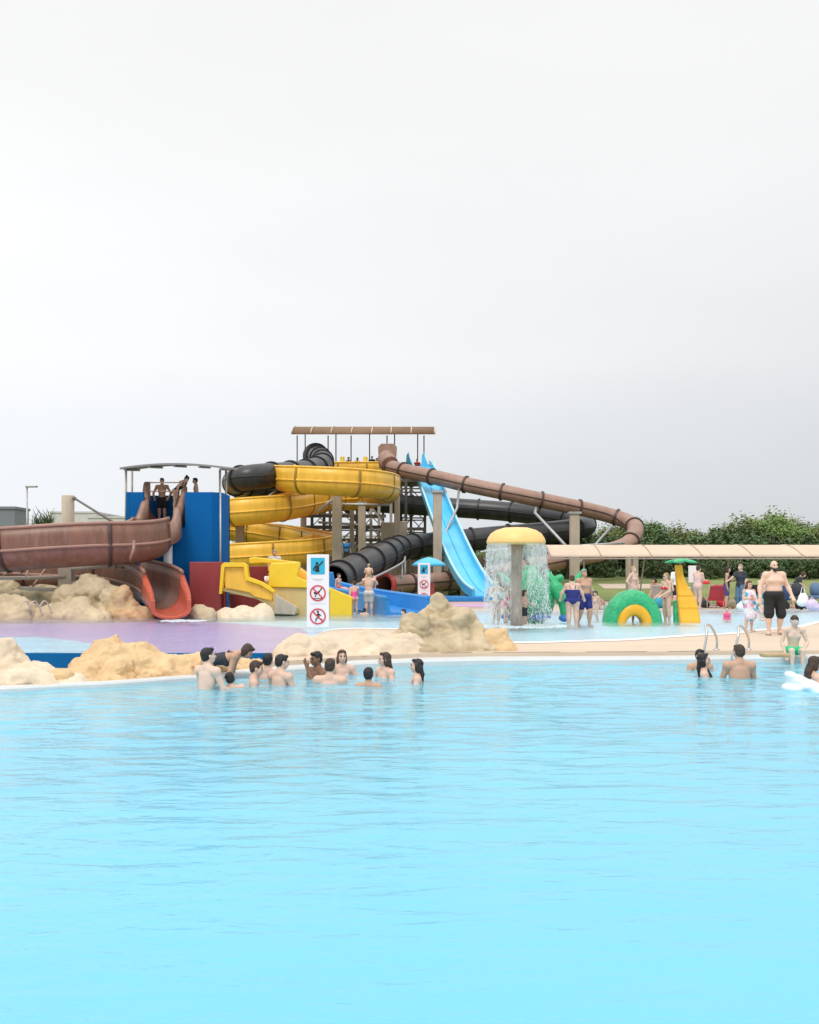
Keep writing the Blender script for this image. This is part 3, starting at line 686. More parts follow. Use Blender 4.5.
# ------------------------------------------------------------------ rocks
def rock(label, lumps, m, seed, vox=.06, amp=.12, sc=1.4, group=None, smooth=2):
    b = MB(); c0 = V(lumps[0][0]); R0 = []
    for i, (c, r) in enumerate(lumps): b.ell(c, r, Euler((random.uniform(-.3, .3), random.uniform(-.3, .3), random.uniform(0, 3) if len(r) > 3 else 0)).to_matrix(), 20, 14)
    o = union('rock', b, m, None, vox, smooth, .5, (c0.x, c0.y, 0), rockify(amp, sc, seed), kmul=.35, kmax=.07)
    return tag(o, label, 'rock', group)
def lump(px, py, Y, w, h, d):   # top pixel, size in metres
    t = at(px, py, Y); return ((t.x, Y, t.z - h), (w, d, h))
rock('pale sand-coloured boulder at the far left edge of the main pool', [lump(8, 643, 15.9, .55, .9, .5), lump(-26, 650, 15.8, 1.0, .8, .7), lump(30, 661, 15.6, .5, .5, .4), lump(60, 674, 15.5, .6, .4, .35), lump(15, 668, 15.1, .75, .4, .3), lump(45, 676, 15.3, .7, .4, .3)], 'rock_pale', 1, .035, .09, 2.2)
rock('peaked ochre rock mound at the pool edge before the purple floor', [lump(107, 628, 16.6, .24, .9, .3), lump(112, 640, 16.4, .7, .8, .6), lump(140, 645, 16.6, .9, .7, .55), lump(100, 655, 16.1, .45, .6, .45), lump(175, 654, 16.8, .9, .6, .5), lump(215, 658, 17.3, .8, .5, .5), lump(74, 675, 15.7, .5, .4, .35), lump(95, 671, 15.8, .7, .4, .35), lump(130, 664, 16.4, 1.1, .5, .5), lump(165, 668, 16.6, 1.0, .4, .35), lump(245, 662, 17.9, .8, .4, .45), lump(205, 667, 17.0, .9, .4, .3), lump(270, 664, 18.0, .5, .4, .4)], 'rock_sand', 5, .035, .12, 2.4)
rock('small ochre stone in the dip left of the peaked rock mound', [lump(62, 667, 15.35, .2, .2, .2)], 'rock_sand', 6, .03, .04, 4)
rock('low pale rock ledge along the pool behind the bathers', [lump(300, 640, 18.6, .6, .6, .5), lump(335, 634, 19.2, .9, .7, .6), lump(370, 634, 19.4, .9, .7, .6), lump(285, 660, 18.2, .5, .4, .4), lump(330, 648, 18.9, 1.1, .5, .5), lump(395, 632, 19.6, .8, .6, .6), lump(410, 646, 19.4, 1.3, .4, .5)], 'rock_pale', 9, .04, .1, 1.9)
rock('big pointed sandy boulder between the pool and the splash pool', [lump(439, 592.5, 20.2, .34, 1.2, .4), lump(436, 602, 20.2, .55, 1.0, .6), lump(455, 608, 20.2, .6, 1.0, .6), lump(420, 612, 20.0, .55, 1.0, .5), lump(470, 622, 20.1, .5, .7, .5), lump(445, 630, 19.8, 1.1, .8, .55), lump(405, 630, 19.8, .55, .5, .5), lump(480, 640, 19.8, .6, .5, .45), lump(430, 641, 19.5, 1.1, .45, .4)], 'rock_grey', 14, .04, .15, 1.9)
rock('small rounded boulder at the right foot of the pointed boulder', [lump(493, 628, 19.9, .34, .5, .35), lump(504, 637, 19.8, .3, .4, .3), lump(488, 640, 19.8, .4, .4, .3)], 'rock_sand', 17, .03, .07, 2.5)
# grey rocks around the brown slide
YB = 34.5
rock('big grey-tan block rock with rust stains under the brown flume', [lump(92, 574, 35, .95, 1.0, .8), lump(78, 580, 35, .8, 1.0, .8), lump(112, 588, 34.6, .6, .9, .7), lump(70, 597, 34.6, .6, .5, .6)], 'rock_grey', 21, .07, .2, 1.1)
rock('rust-stained column rock left of the red slide exit', [lump(118, 584, 34.2, .45, 1.0, .5), lump(130, 598, 34.2, .5, .7, .5), lump(143, 604, 34.3, .4, .5, .4), lump(125, 607, 34, .7, .4, .5)], 'rock_rust', 23, .06, .15, 1.3)
rock('rounded pale tan rock at the left border of the photo', [lump(8, 597, 33.6, 1.0, .8, .8), lump(22, 600, 33.4, .6, .7, .6), lump(-25, 590, 34, 1.2, 1.1, .8)], 'rock_grey', 25, .07, .16, 1.2)
rock('squat tan rock below the grey block rock by the white hoops', [lump(62, 601, 33.6, .75, .7, .6), lump(80, 600, 33.6, .7, .7, .6), lump(45, 607, 33.6, .6, .5, .6), lump(95, 607, 33.4, .5, .4, .4)], 'rock_grey', 27, .06, .14, 1.4)
rock('shadowed far rock behind the pale pipes', [lump(40, 584, 37.5, .9, .9, .6), lump(22, 590, 37.5, .9, .8, .6), lump(2, 577, 38.5, .8, 1.2, .6)], 'rock_grey', 29, .07, .16, 1.2)
rock('small tan rock right of the red slide exit', [lump(200, 605, 34.0, .4, .5, .4), lump(209, 608, 34.0, .28, .4, .3)], 'rock_grey', 31, .05, .09, 2.2)
rock('long pale slab rock below the yellow hooded slide', [lump(225, 608, 34.5, .45, .5, .4), lump(245, 606, 34.5, .55, .5, .4), lump(262, 603, 34.5, .4, .5, .4), lump(232, 610, 34.3, .6, .4, .4)], 'rock_pale', 33, .05, .08, 1.8)
# ------------------------------------------------------------------ blue tower and brown flume
t = thing('slide_tower', 'square dark blue slide tower with a thin arched grey canopy', 'slide tower', (xp(178, 39), 39, DECK))
YT = 38.0
x0, x1 = xp(126, YT), xp(214.5, YT); zt = zp(492, YT)
ch = .34
b = MB().prism([(x0, YT), (x1 - .1, YT), (x1 + ch - .1, YT + ch), (x1 + ch - .1, YT + 1.9), (x0, YT + 1.9)], (0, 0, DECK), (1, 0, 0), (0, 1, 0), 1)
zf = zt - 1.35
def wallring(b, pts, z0, z1, th=.14):
    n = len(pts)
    for i in range(n - 1):
        a, c = V((*pts[i], 0)), V((*pts[(i + 1) % n], 0)); d = (c - a).normalized(); nn = V((-d.y, d.x, 0)) * th
        b.add([a + V((0, 0, z0)), c + V((0, 0, z0)), c + V((0, 0, z1)), a + V((0, 0, z1)), a + nn + V((0, 0, z0)), c + nn + V((0, 0, z0)), c + nn + V((0, 0, z1)), a + nn + V((0, 0, z1))],
              [(0, 1, 2, 3), (5, 4, 7, 6), (3, 2, 6, 7), (0, 3, 7, 4), (1, 5, 6, 2)], False)
b = MB(); ring = [(x0, YT), (x1 - .1, YT), (x1 + ch - .1, YT + ch), (x1 + ch - .1, YT + 1.9), (x0, YT + 1.9)]
xo0, xo1 = xp(143.5, YT), xp(185, YT)
wallring(b, ring[1:] + ring[:1], DECK, zt)   # sides and back
b.box(((x0 + .146 + xo0) / 2, YT + .07, (DECK + zt) / 2), (xo0 - x0 - .146, .13, zt - DECK - .006)); b.box(((xo1 + x1 - .104) / 2, YT + .07, (DECK + zt) / 2), (x1 - .104 - xo1, .13, zt - DECK - .006))
b.box(((xo0 + xo1) / 2, YT + .08, (DECK + zf) / 2), (xo1 - xo0 - .006, .14, zf - DECK))
b.build('wall', 'blue_paint', t)
MB().box(((x0 + x1) / 2 + .1, YT + 1.0, zf - .1), (x1 - x0 - .1, 1.6, .12)).build('platform', 'steel_dark', t)
MB().tube([(x1 + .22, YT + .02, DECK), (x1 + .22, YT + .02, zt)], .035).build('corner_trim', 'galvanised', t)
for px, yy in ((126, .12), (132, 1.5), (220, .5), (226, 1.6)):
    MB().tube([(xp(px, YT + yy), YT + yy, zf), (xp(px, YT + yy), YT + yy, zp(470, YT + yy) + .02)], .045).build('post', 'steel_pale', t)
b = MB(); n = 16; vs = []; fs = []
for i in range(n + 1):
    u = i / n; x = xp(121.5, YT) + (xp(229, YT) - xp(121.5, YT)) * u; z = zp(470, YT) + .17 * (1 - (2 * u - 1) ** 2)
    for yy, dz in ((YT - .25, 0), (YT + 2.0, .2)):
        vs += [(x, yy, z + dz), (x, yy, z + .07 + dz)]
for i in range(n):
    a, c = 4 * i, 4 * i + 4
    fs += [(a, c, c + 2, a + 2), (a + 1, a + 3, c + 3, c + 1), (a, a + 1, c + 1, c), (a + 2, c + 2, c + 3, a + 3)]
fs += [(0, 2, 3, 1), (4 * n, 4 * n + 1, 4 * n + 3, 4 * n + 2)]
b.add(vs, fs, False).build('canopy', 'roof_grey', t)
for px in (126, 150, 175, 200, 221):
    u = (px - 121.5) / 107.5; z = zp(470, YT) + .17 * (1 - (2 * u - 1) ** 2)
    MB().tube([(xp(px, YT), YT - .2, z - .04), (xp(px, YT), YT + 1.9, z + .15)], .04).build('rafter', 'galvanised', t)
b = MB()
for z in (zt + .35, zt + .02): b.tube([(xp(150, YT), YT - .1, z), (xp(181, YT), YT - .1, z)], .022)
b.build('guard_rail', 'pale_brown_fibreglass', t)

brown = Path([at(166, 506, 39.45), at(165.5, 510, 38.95), at(164, 520, 38.30), at(159, 533, 37.40), at(148, 541.5, 36.40), at(125, 545, 35.60), at(95, 546, 35.20), at(50, 548.5, 34.90), at(0, 552, 34.80), at(-60, 555, 35.30), at(-105, 558, 36.80), at(-105, 563, 38.80), at(-60, 568, 39.80), at(0, 572, 39.60), at(60, 575, 38.80), at(115, 578, 37.80), at(145, 584, 36.80), at(159, 590, 35.9), at(165, 597, 35.0), at(169, 603, 34.2), at(170.5, 607, 33.6), at(171, 609.5, 32.9)], .3)
t = thing('water_slide', 'wide chocolate brown open flume sweeping from the blue tower to a red-orange exit', 'water slide', at(90, 590, 40) * 1)
ORG[t] = V(t.location)
sL = brown.L
flume(t, brown, .70, .74, 'brown_fibreglass', 'brown_joint', 'brown_rim', 3.0, sL - 2.8, 3.4)
sweep(MB(), brown, 0, 3.0, u_prof(.66, .5)).build('start_chute', 'brown_fibreglass', t)
for sg in (-1, 1):
    def wav(sg):
        b = MB(); n = 26
        for i in range(n):
            x = 3.1 * i / (n - 1); p, tt, sd, u = brown.frame(x); hh = .85 + .14 * math.sin(x * 4.2 + sg) - .05 * x
            q = p + sd * sg * (.68 + .06 * math.sin(x * 3.1))
            for a, c in ((-.09, -.2), (.09, -.2), (.1, hh), (-.1, hh)): b.v.append(q + sd * a + u * c)
        for i in range(n - 1):
            for j in range(4):
                j2 = (j + 1) % 4; b.f.append([i * 4 + j, i * 4 + 4 + j, i * 4 + 4 + j2, i * 4 + j2]); b.sm.append(True)
        b.f += [[0, 1, 2, 3], [(n - 1) * 4 + j for j in (3, 2, 1, 0)]]; b.sm += [False, False]
        return b
    wav(sg).build('side_wall', 'pale_brown_fibreglass', t)
sweep(MB(), brown, sL - 2.8, sL, u_prof(.74, .68, .16), scale=lambda x: (1 - .12 * (x - sL + 2.8) / 2.8, 1 - .56 * min(1, (x - sL + 2.8) / 2.2))).build('exit_chute', 'red_orange_fibreglass', t)
# wrought bracket and pipework under it
def strut(a, b_, r=.06): return MB().tube([a, b_], r)
strut(at(168, 536, 37.7), (xp(168, 37.7), 37.7, DECK), .17).build('support_post', 'white_paint', t)
MB().tube([at(134, 541, 34.5), at(133.5, 550, 34.2), at(131, 557, 34.2), at(130, 563, 36)], .05).build('bracket', 'pale_brown_fibreglass', t)
c = thing('support_column', 'short cream block post holding the pale pipes under the brown flume', 'column', (xp(67, 36.9), 36.9, DECK))
MB().box((xp(67, 36.9), 36.9, zp(573, 36.9) / 2 + .4), (.5, .5, zp(565, 36.9))).build('post', 'concrete_cream', c, .02)
for (a, d) in (((66, 577, 36.7), (-40, 579, 36.3)), ((72, 568, 36.7), (116, 566, 36.3)), ((20, 588, 36.5), (62, 590, 36.5))):
    MB().tube([at(*a), at(*d)], .075, 10).build('pipe', 'concrete_cream', c)
for (a, d) in (((2, 576, 36.5), (16, 568, 37.8)), ((26, 577, 36.5), (29, 566, 37.8)), ((30, 590, 36.5), (47, 567, 37.8)), ((110, 562, 36.4), (116, 568, 36.3)), ((116, 566, 36.3), (124, 568, 36.3))):
    MB().tube([at(*a), at(*d)], .045).build('brace', 'pale_brown_fibreglass', c)
for px in (31, 40, 50):
    pts = [(xp(px - 6 + 9 * u, 33), 32.6 + .5 * u, .1 + .66 * math.sin(math.pi * (.25 + .75 * u))) for u in [k / 12 for k in range(13)]]
    tag(MB().tube([V(p) for p in pts], .024).build('hoop', 'concrete_cream', org=pts[0]), 'white metal hoop standing before the tan rocks at left', 'hoop', 'white hoops by the rocks')
c = thing('support_column', 'tall cream concrete column with a thin tie rod, left of the blue tower', 'column', (xp(68, 43), 43.6, DECK))
MB().lathe([(.27, DECK), (.27, zp(496, 43.6)), (.25, zp(495.3, 43.6))], (xp(68, 43.6), 43.6, 0), 20).build('shaft', 'concrete_cream', c)
MB().tube([at(74, 498, 43.5), at(116, 524, 39.0)], .05).build('tie_rod', 'steel_dark', c)
MB().ell(at(74.5, 498.5, 43.4), .09).build('rod_end', 'steel_dark', c)

# ------------------------------------------------------------------ family slides
t = thing('play_wall', 'faded red square play wall behind the yellow hooded slide', 'wall', (xp(207, 36.8), 36.8, DECK))
MB().box((xp(206, 36.8), 37.2, (DECK + zp(562, 36.8)) / 2), (xp(222, 36.8) - xp(190, 36.8), 1.0, zp(562, 36.8) - DECK)).build('wall', 'red_paint', t, .02)
MB().box((xp(251, 36.8), 38.6, (DECK + zp(566, 36.8)) / 2), (xp(279, 36.8) - xp(223, 36.8), .8, zp(566, 36.8) - DECK)).build('back_wall', 'red_paint', t, .02)
YY = 35.6
t = thing('hooded_slide', 'bright yellow child slide with a square hood, left of the yellow slide block', 'slide', (xp(245, YY), YY, DECK))
def slab(name, pts, Y0, Y1, m, root, bevel=.03):    # side-view outline in pixels, given real depth
    Ym = Y0; poly = [(xp(x, Ym), zp(y, Ym)) for x, y in pts]
    return MB().prism(poly, (0, Y1, 0), (1, 0, 0), (0, 0, 1), Y1 - Y0).build(name, m, root, bevel)
slab('hood', [(219, 594), (221, 565), (224, 562.5), (243, 562.5), (247, 565), (248.5, 577), (262, 582), (275, 591), (273, 593), (260, 585), (245, 580), (243.5, 567), (224.5, 567), (221.5, 594)], YY - .1, YY + .25, 'yellow_bright', t, .01)
slab('hood', [(219, 594), (221, 565), (224, 562.5), (243, 562.5), (247, 565), (248.5, 577), (262, 582), (275, 591), (273, 593), (260, 585), (245, 580), (243.5, 567), (224.5, 567), (221.5, 594)], YY + 1.0, YY + 1.3, 'yellow_bright', t, .01)
slab('side_panel', [(224, 567), (244, 567), (245, 580), (260, 585), (273, 593), (272, 601), (254, 597), (250, 593), (225, 588)], YY + .02, YY + .1, 'yellow_fibreglass', t)
slab('chute', [(222, 588), (250, 592), (256, 596), (272, 603), (296, 608), (296, 614), (272, 613), (270, 606), (256, 599), (222, 591)], YY + .1, YY + 1.1, 'yellow_pale', t)
slab('back_panel', [(224, 567), (244, 567), (245, 580), (260, 585), (273, 593), (272, 601), (254, 597), (250, 593), (225, 588)], YY + 1.1, YY + 1.16, 'yellow_fibreglass', t)
slab('bracket', [(229, 588), (240, 589), (239, 595), (229, 594)], YY + .3, YY + .9, 'yellow_pale', t)
slab('end_panel', [(275, 594), (297, 607), (295, 615), (274, 614)], YY - .25, YY - .15, 'concrete', t)
slab('post', [(224, 590), (225.4, 590), (225.4, 618), (224, 618)], YY + .8, YY + .88, 'red_paint', t)
YY = 36.6
t = thing('slide_block', 'large bright yellow slide block stepping down beside the white pool sign', 'slide', (xp(300, YY), YY, DECK))
slab('rim_wall', [(249, 558), (254, 557), (300, 562), (300, 566), (262, 563), (249, 564)], YY + .6, YY + .9, 'yellow_bright', t)
slab('front_wall', [(269, 567), (271, 563), (298, 562), (300, 565), (297, 577), (304, 580), (330, 588), (352, 597), (352, 619), (330, 619), (330, 592), (308, 588), (268.5, 587)], YY - .2, YY + .2, 'yellow_bright', t)
slab('lower_wall', [(272, 587), (330, 589), (352, 598), (352, 619), (297, 619), (274, 619)], YY - .1, YY + .6, 'yellow_pale', t)
slab('slide_bed', [(268, 567), (297, 567), (330, 590), (352, 599), (352, 608), (268, 606)], YY + .6, YY + 1.8, 'yellow_fibreglass', t)
slab('far_wall', [(268, 563), (297, 563), (300, 578), (330, 588), (353, 598), (353, 612), (268, 610)], YY + 1.8, YY + 2.0, 'yellow_bright', t)
YY = 40.5
bl = Path([at(318, 589, 43), at(330, 593.5, 42.4), at(350, 598.5, 41.4), at(372, 603, 40), at(390, 606.5, 38.6), at(402, 609, 37.4), at(408, 610.5, 36.6)], .3)
t = thing('water_slide', 'low wide mid-blue family slide ending beside the pointed boulder', 'water slide', at(360, 605, 40)); ORG[t] = V(t.location)
b = MB(); pr = [(.85, .36), (.83, -.2), (-.83, -.2), (-.85, .36), (-.72, .36), (-.68, -.06), (.68, -.06), (.72, .36)]
sweep(b, bl, 0, bl.L, pr, False, scale=lambda x: (1, 1 + .2 * x / bl.L)).build('trough', 'blue_fibreglass', t)
for sg in (-1, 1): sweep(MB(), bl, 0, bl.L, [(sg * .785 + a, .37 + b_) for a, b_ in circ(.08, 8)], scale=lambda x: (1, 1 + .2 * x / bl.L)).build('rim', 'blue_fibreglass', t)
slab('start_panel', [(322, 572), (333, 572), (336, 588), (322, 590)], 41.6, 41.8, 'blue_fibreglass', t)
for x in (1.5, 4.0): 
    p = bl.p(x); MB().box((p.x, p.y, (p.z - .2) / 2), (1.3, .25, p.z - .2)).build('plinth', 'blue_fibreglass', t)

# ------------------------------------------------------------------ the big tower
YT = 75.0
t = thing('slide_tower', 'tall steel lattice slide tower with a ribbed brown barrel roof', 'slide tower', (xp(364, YT), YT, DECK))
zpl = zp(479, YT); xa, xb = xp(297, YT), xp(432, YT)
MB().box(((xa + xb) / 2, YT + 2, zpl - .12), (xb - xa, 4.2, .22)).build('platform', 'steel_dark', t)
n = 10; b = MB(); vs = []; fs = []
for i in range(n + 1):
    u = i / n; y = YT - .9 + 3.6 * (1 - math.cos(math.pi * .55 * u)); z = zp(436, YT) + .9 * math.sin(math.pi * .55 * u); vs += [(xp(293, YT), y, z), (xp(435, YT), y, z), (xp(293, YT), y, z + .05), (xp(435, YT), y, z + .05)]
for i in range(n):
    a = 4 * i; fs += [(a, a + 1, a + 5, a + 4), (a + 2, a + 6, a + 7, a + 3), (a, a + 4, a + 6, a + 2), (a + 1, a + 3, a + 7, a + 5)]
fs += [(0, 2, 3, 1), (4 * n, 4 * n + 1, 4 * n + 3, 4 * n + 2)]
b.add(vs, fs, True).build('roof', 'roof_brown', t)
for px in (293, 312, 332, 352, 372, 391, 411, 434):
    pts = [(xp(px, YT) + .1 * u, YT - .93 + 3.6 * (1 - math.cos(math.pi * .55 * u)), zp(436, YT) + .05 + .9 * math.sin(math.pi * .55 * u)) for u in [k / 8 for k in range(9)]]
    MB().tube(pts, .05).build('roof_rib', 'concrete_cream', t)
for px in (297, 301, 328, 333, 351, 368, 387, 394, 418, 424):
    d = 0.1 if px in (297, 328, 351, 387, 424) else 3.0
    MB().tube([(xp(px, YT), YT + d, zpl), (xp(px, YT), YT + d, zp(436, YT) + (.6 if d > 1 else .05))], .045).build('roof_post', 'steel_dark', t)
for z in (.55, 1.05):
    b = MB()
    b.tube([(xa, YT + .05, zpl + z), (xb, YT + .05, zpl + z)], .03).tube([(xa, YT + 4, zpl + z), (xb, YT + 4, zpl + z)], .03).tube([(xa, YT, zpl + z), (xa, YT + 4, zpl + z)], .03)
    b.build('guard_rail', 'steel_dark', t)
for px in (303, 330, 357, 383, 401, 411, 425):
    for d in (.3, 3.7): MB().box((xp(px, YT + d), YT + d, (DECK + zpl) / 2 - .1), (.2, .2, zpl - DECK - .02)).build('leg', 'steel_dark', t)
for i, (pa, pb) in enumerate(((303, 330), (330, 357), (357, 383), (401, 411), (411, 425))):
    lv = [DECK + .3, 2.6, 4.9, 7.0, zpl - .3] if pa < 400 else [DECK + k * 1.1 for k in range(9)]
    for z in lv[1:]:
        for d in (.3, 3.7): MB().bar((xp(pa, YT + d) + .1, YT + d, z), (xp(pb, YT + d) - .1, YT + d, z), .1).build('cross_beam', 'steel_dark', t)
    for k in range(len(lv) - 1):
        s_ = (k + i) % 2; q = (pa, pb) if s_ else (pb, pa)
        MB().bar((xp(q[0], YT), YT + .42, lv[k]), (xp(q[1], YT), YT + .42, lv[k + 1]), .07).build('brace', 'steel_dark', t); MB().bar((xp(q[1], YT), YT + 3.82, lv[k]), (xp(q[0], YT), YT + 3.82, lv[k + 1]), .07).build('brace', 'steel_dark', t)
for px, Y in ((312, 70.5), (324, 71.5), (371, 70.5), (379, 71), (391, 72), (406, 71.5)):
    MB().box((xp(px, Y), Y, (DECK + zpl) / 2 - .2), (.2, .2, zpl - DECK - .1)).build('leg', 'steel_pale' if px % 2 else 'steel_dark', t)
for pa_, pb_, py_, Y in ((303, 386, 516, 70), (303, 386, 527, 70.6), (384, 426, 529, 71), (303, 384, 540, 70.2)):
    MB().bar((xp(pa_, Y), Y, zp(py_, Y)), (xp(pb_, Y), Y, zp(py_, Y)), .22).build('main_beam', 'steel_dark', t)
for a_, d_ in (((340, 541), (362, 560)), ((372, 508), (388, 528)), ((345, 560), (362, 541)), ((372, 528), (388, 545)), ((324, 545), (338, 528))):
    MB().bar(at(*a_, 69.8), at(*d_, 69.8), .12).build('brace', 'steel_pale', t)
# zig-zag stairs in front of the tower
zz = DECK; fl = 0
while zz < zpl - 1.2:
    b = MB(); xl, xr = xp(343, 72), xp(366, 72); up = 1.5; yy = 72.6 + .9 * (fl % 2)
    for k in range(9):
        u = (k + .5) / 9; x = xl + (xr - xl) * (u if fl % 2 == 0 else 1 - u); b.box((x, yy, zz + up * (k + 1) / 9), (.3, 1.0, .13))
    s0, s1 = (xl, xr) if fl % 2 == 0 else (xr, xl)
    for d in (-.5, .5): b.bar((s0, yy + d, zz), (s1, yy + d, zz + up), .06, .2); b.bar((s0, yy + d, zz + .9), (s1, yy + d, zz + up + .9), .05)
    b.build('stair_flight', 'steel_dark', t)
    MB().box((s1 + (.5 if fl % 2 == 0 else -.5), 73.05, zz + up - .04), (1.1, 2.0, .07)).build('landing', 'steel_dark', t)
    zz += up; fl += 1
slab('walkway', [(318, 513), (384, 515), (384, 518), (318, 516)], 71.0, 72.0, 'steel_pale', t, 0)
slab('walkway', [(318, 521), (372, 524), (372, 526), (318, 523)], 71.0, 72.0, 'steel_pale', t, 0)
for px in (342.5, 365.5): MB().tube([(xp(px, YT), YT - .1, zpl), (xp(px, YT), YT - .1, zp(457, YT))], .16).build('gate_post', 'yellow_bright', t)
for px, py in ((354, 463), (361, 464)): MB().ell((xp(px, YT), YT + .2, zp(py + 2, YT)), (.35, .2, .3)).build('start_hood', 'yellow_bright', t)

# yellow helix flume
yel = Path([at(384, 473.5, 73.5), at(350, 473.5, 72), at(315, 474, 69), at(293, 476, 64.5), at(283, 477.5, 60.5), at(287, 479.5, 58), at(305, 481, 56.5), at(340, 483, 56), at(368, 485, 57), at(384, 487.5, 59.3), at(388, 491, 63), at(379, 495, 66.5), at(358, 499, 68), at(330, 500, 66), at(306, 504, 61.5), at(285, 508, 58.5), at(250, 512, 57), at(215, 515.5, 58), at(192, 519, 61), at(190, 523, 65), at(215, 528, 68), at(255, 533, 68.4), at(295, 539, 66.8), at(318, 544, 64), at(322, 548, 61), at(305, 552.5, 58.6), at(270, 555.5, 57.5), at(235, 558, 57.5), at(205, 562, 59)], .35)
t = thing('water_slide', 'golden yellow open flume spiralling down in stacked loops', 'water slide', (xp(310, 62), 62, DECK))
flume(t, yel, .74, .72, 'yellow_fibreglass', 'ochre_joint', 'yellow_fibreglass', 0, yel.L, 3.0)
for (a, d) in (((318, 511, 57.5), (343, 491, 59)), ((372, 490, 59), (392, 500, 61)), ((258, 505, 60), (276, 491, 60)), ((266, 497, 60), (300, 499, 62)), ((330, 504, 62.5), (390, 505, 62.5))):
    MB().tube([at(*a), at(*d)], .075).build('bracket', 'galvanised', t)

# black tube
blk = Path([at(316, 456, 75.5), at(318, 456, 74.3), at(322, 459, 71.5), at(322, 465, 67.5), at(308, 471, 63.5), at(285, 474, 60), at(262, 476, 57.5), at(243, 478.5, 57), at(235.5, 482, 59), at(242, 487, 62), at(265, 491, 65.5), at(300, 496, 69.5), at(345, 500, 72.6), at(400, 504.5, 74.2), at(450, 507.5, 74.6), at(500, 511, 74), at(545, 516, 72.3), at(574, 521, 70), at(585, 525.5, 68), at(574, 529.5, 66), at(540, 533.5, 64.8), at(500, 537, 64), at(450, 542, 63), at(412, 546.5, 60.4), at(396, 549.5, 57.4), at(387, 554, 54), at(372, 561, 51), at(355, 569, 48.4), at(340, 577, 46), at(333, 581, 44.8)], .35)
t = thing('water_slide', 'long black closed tube slide looping round the tower to an open mouth', 'water slide', (xp(420, 62), 62, DECK))
pipe(t, blk, .72, 'tube_black', 'black_joint', 2.5)
p, tt, sd, u = blk.frame(.2)
MB().lathe([(.72, 0), (1.0, -.25), (1.0, -.3), (.7, -.05)], p, 24, True, False, Matrix((sd, u, tt)).transposed()).build('mouth_hood', 'tube_grey', t)
pa = Path([at(*q) for q in ((331, 593, 44.4), (350, 587, 45.6), (375, 577, 48.5), (402, 563, 53), (405, 557, 54.5))])
MB().tube(pa.d[::8], .06).build('support_rail', 'galvanised', t)
for q in range(0, len(pa.d), 24): MB().tube([pa.d[q], (pa.d[q].x, pa.d[q].y, DECK)], .05).build('support_leg', 'galvanised', t)

# brown tube
brt = Path([at(389, 466, 71.6), at(391, 467, 70.6), at(398, 469, 69.5), at(410, 472, 68.6), at(440, 478.5, 67), at(470, 485.5, 66), at(510, 493.5, 65), at(550, 502, 65), at(590, 510.5, 65.5), at(613, 516.5, 65.6), at(628, 522, 64.8), at(635.5, 529, 62.6), at(629, 543, 60.8), at(610, 551, 59.9), at(590, 555, 59.3), at(560, 561, 58.8), at(525, 567.5, 58), at(490, 575, 57), at(455, 580, 56.2), at(425, 582.5, 55), at(400, 584, 53.6), at(382, 585.5, 52)], .3)
t = thing('water_slide', 'slim faded brown tube slide descending right and back to a red mouth', 'water slide', (xp(500, 60), 60, DECK))
pipe(t, brt, .50, 'tube_brown', 'brown_joint', 2.6, 0, brt.L - .35)
pipe_end = brt
p, tt, sd, u = brt.frame(brt.L - .3); Mx = Matrix((sd, u, tt)).transposed()
MB().lathe([(.50, -.1), (.66, -.1), (.66, .28), (.56, .28), (.50, .05)], p, 28, True, False, Mx).build('mouth_ring', 'tube_red', t)
slab('start_hood', [(379, 468), (378, 447), (381, 443.5), (394, 443.5), (397, 447), (396, 463), (392, 470)], 71.3, 71.5, 'tube_brown', t, .03)
sweep(MB(), Path([at(386, 458, 71.4), at(388, 461, 70.9), at(391, 466, 70.2)], .1), 0, 1.2, circ(.62, 16)).build('start_elbow', 'tube_brown', t)
MB().tube([at(459, 489, 66), at(457, 508, 63), at(443, 538, 60)], .08).build('brace', 'galvanised', t)
MB().tube([at(536, 508, 64), at(535, 513, 62), at(566, 546, 58)], .09).build('brace', 'galvanised', t)
MB().tube([at(577, 565, 57.8), at(612, 526, 63)], .08).build('brace', 'galvanised', t)
MB().tube([at(577, 546, 57.8), at(624, 543, 59.6)], .08).build('brace', 'galvanised', t)
for px, Y in ((470, 56), (440, 56), (410, 54.8)): MB().tube([(xp(px, Y), Y, zp(585, Y)), (xp(px, Y), Y, DECK)], .06).build('support_leg', 'galvanised', t)

# sky-blue body slide
sky = Path([at(420, 466, 75), at(422, 467, 74), at(426.5, 476, 71.5), at(434.5, 497, 67), at(443.5, 521, 62.5), at(452.5, 543, 58.5), at(461.5, 563, 55.5), at(470, 578.5, 53.2), at(478, 589, 51.5), at(485, 594.5, 50.3), at(488, 596, 49.8)], .3)
t = thing('water_slide', 'steep sky-blue open body slide dropping from the tower', 'water slide', (xp(450, 66), 66, DECK))
pr = [(.80, .32), (.78, -.12), (-.78, -.12), (-.80, .32), (-.69, .32), (-.66, .0), (-.04, .0), (0, .06), (.04, .0), (.66, .0), (.69, .32)]
sweep(MB(), sky, 0, sky.L, pr, False).build('slide_bed', 'sky_blue_fibreglass', t)
for sg in (-1, 1): sweep(MB(), sky, 0, sky.L, [(sg * .75 + a, .34 + b_) for a, b_ in circ(.075, 8)]).build('rim', 'sky_blue_rim', t)
for px in (408.5, 424): slab('start_fin', [(px - 3, 468), (px - 2, 455), (px, 452), (px + 1, 457), (px + 5, 467), (px + 6, 472)], 74.4, 74.7, 'teal_fibreglass' if px < 415 else 'sky_blue_fibreglass', t, .01)
slab('run_out', [(438, 601), (439, 596.5), (485, 597), (485, 602)], 49.6, 51.6, 'blue_fibreglass', t)
slab('end_wall', [(487, 600), (487, 588), (492, 588), (492, 604)], 48.6, 49.4, 'blue_fibreglass', t)
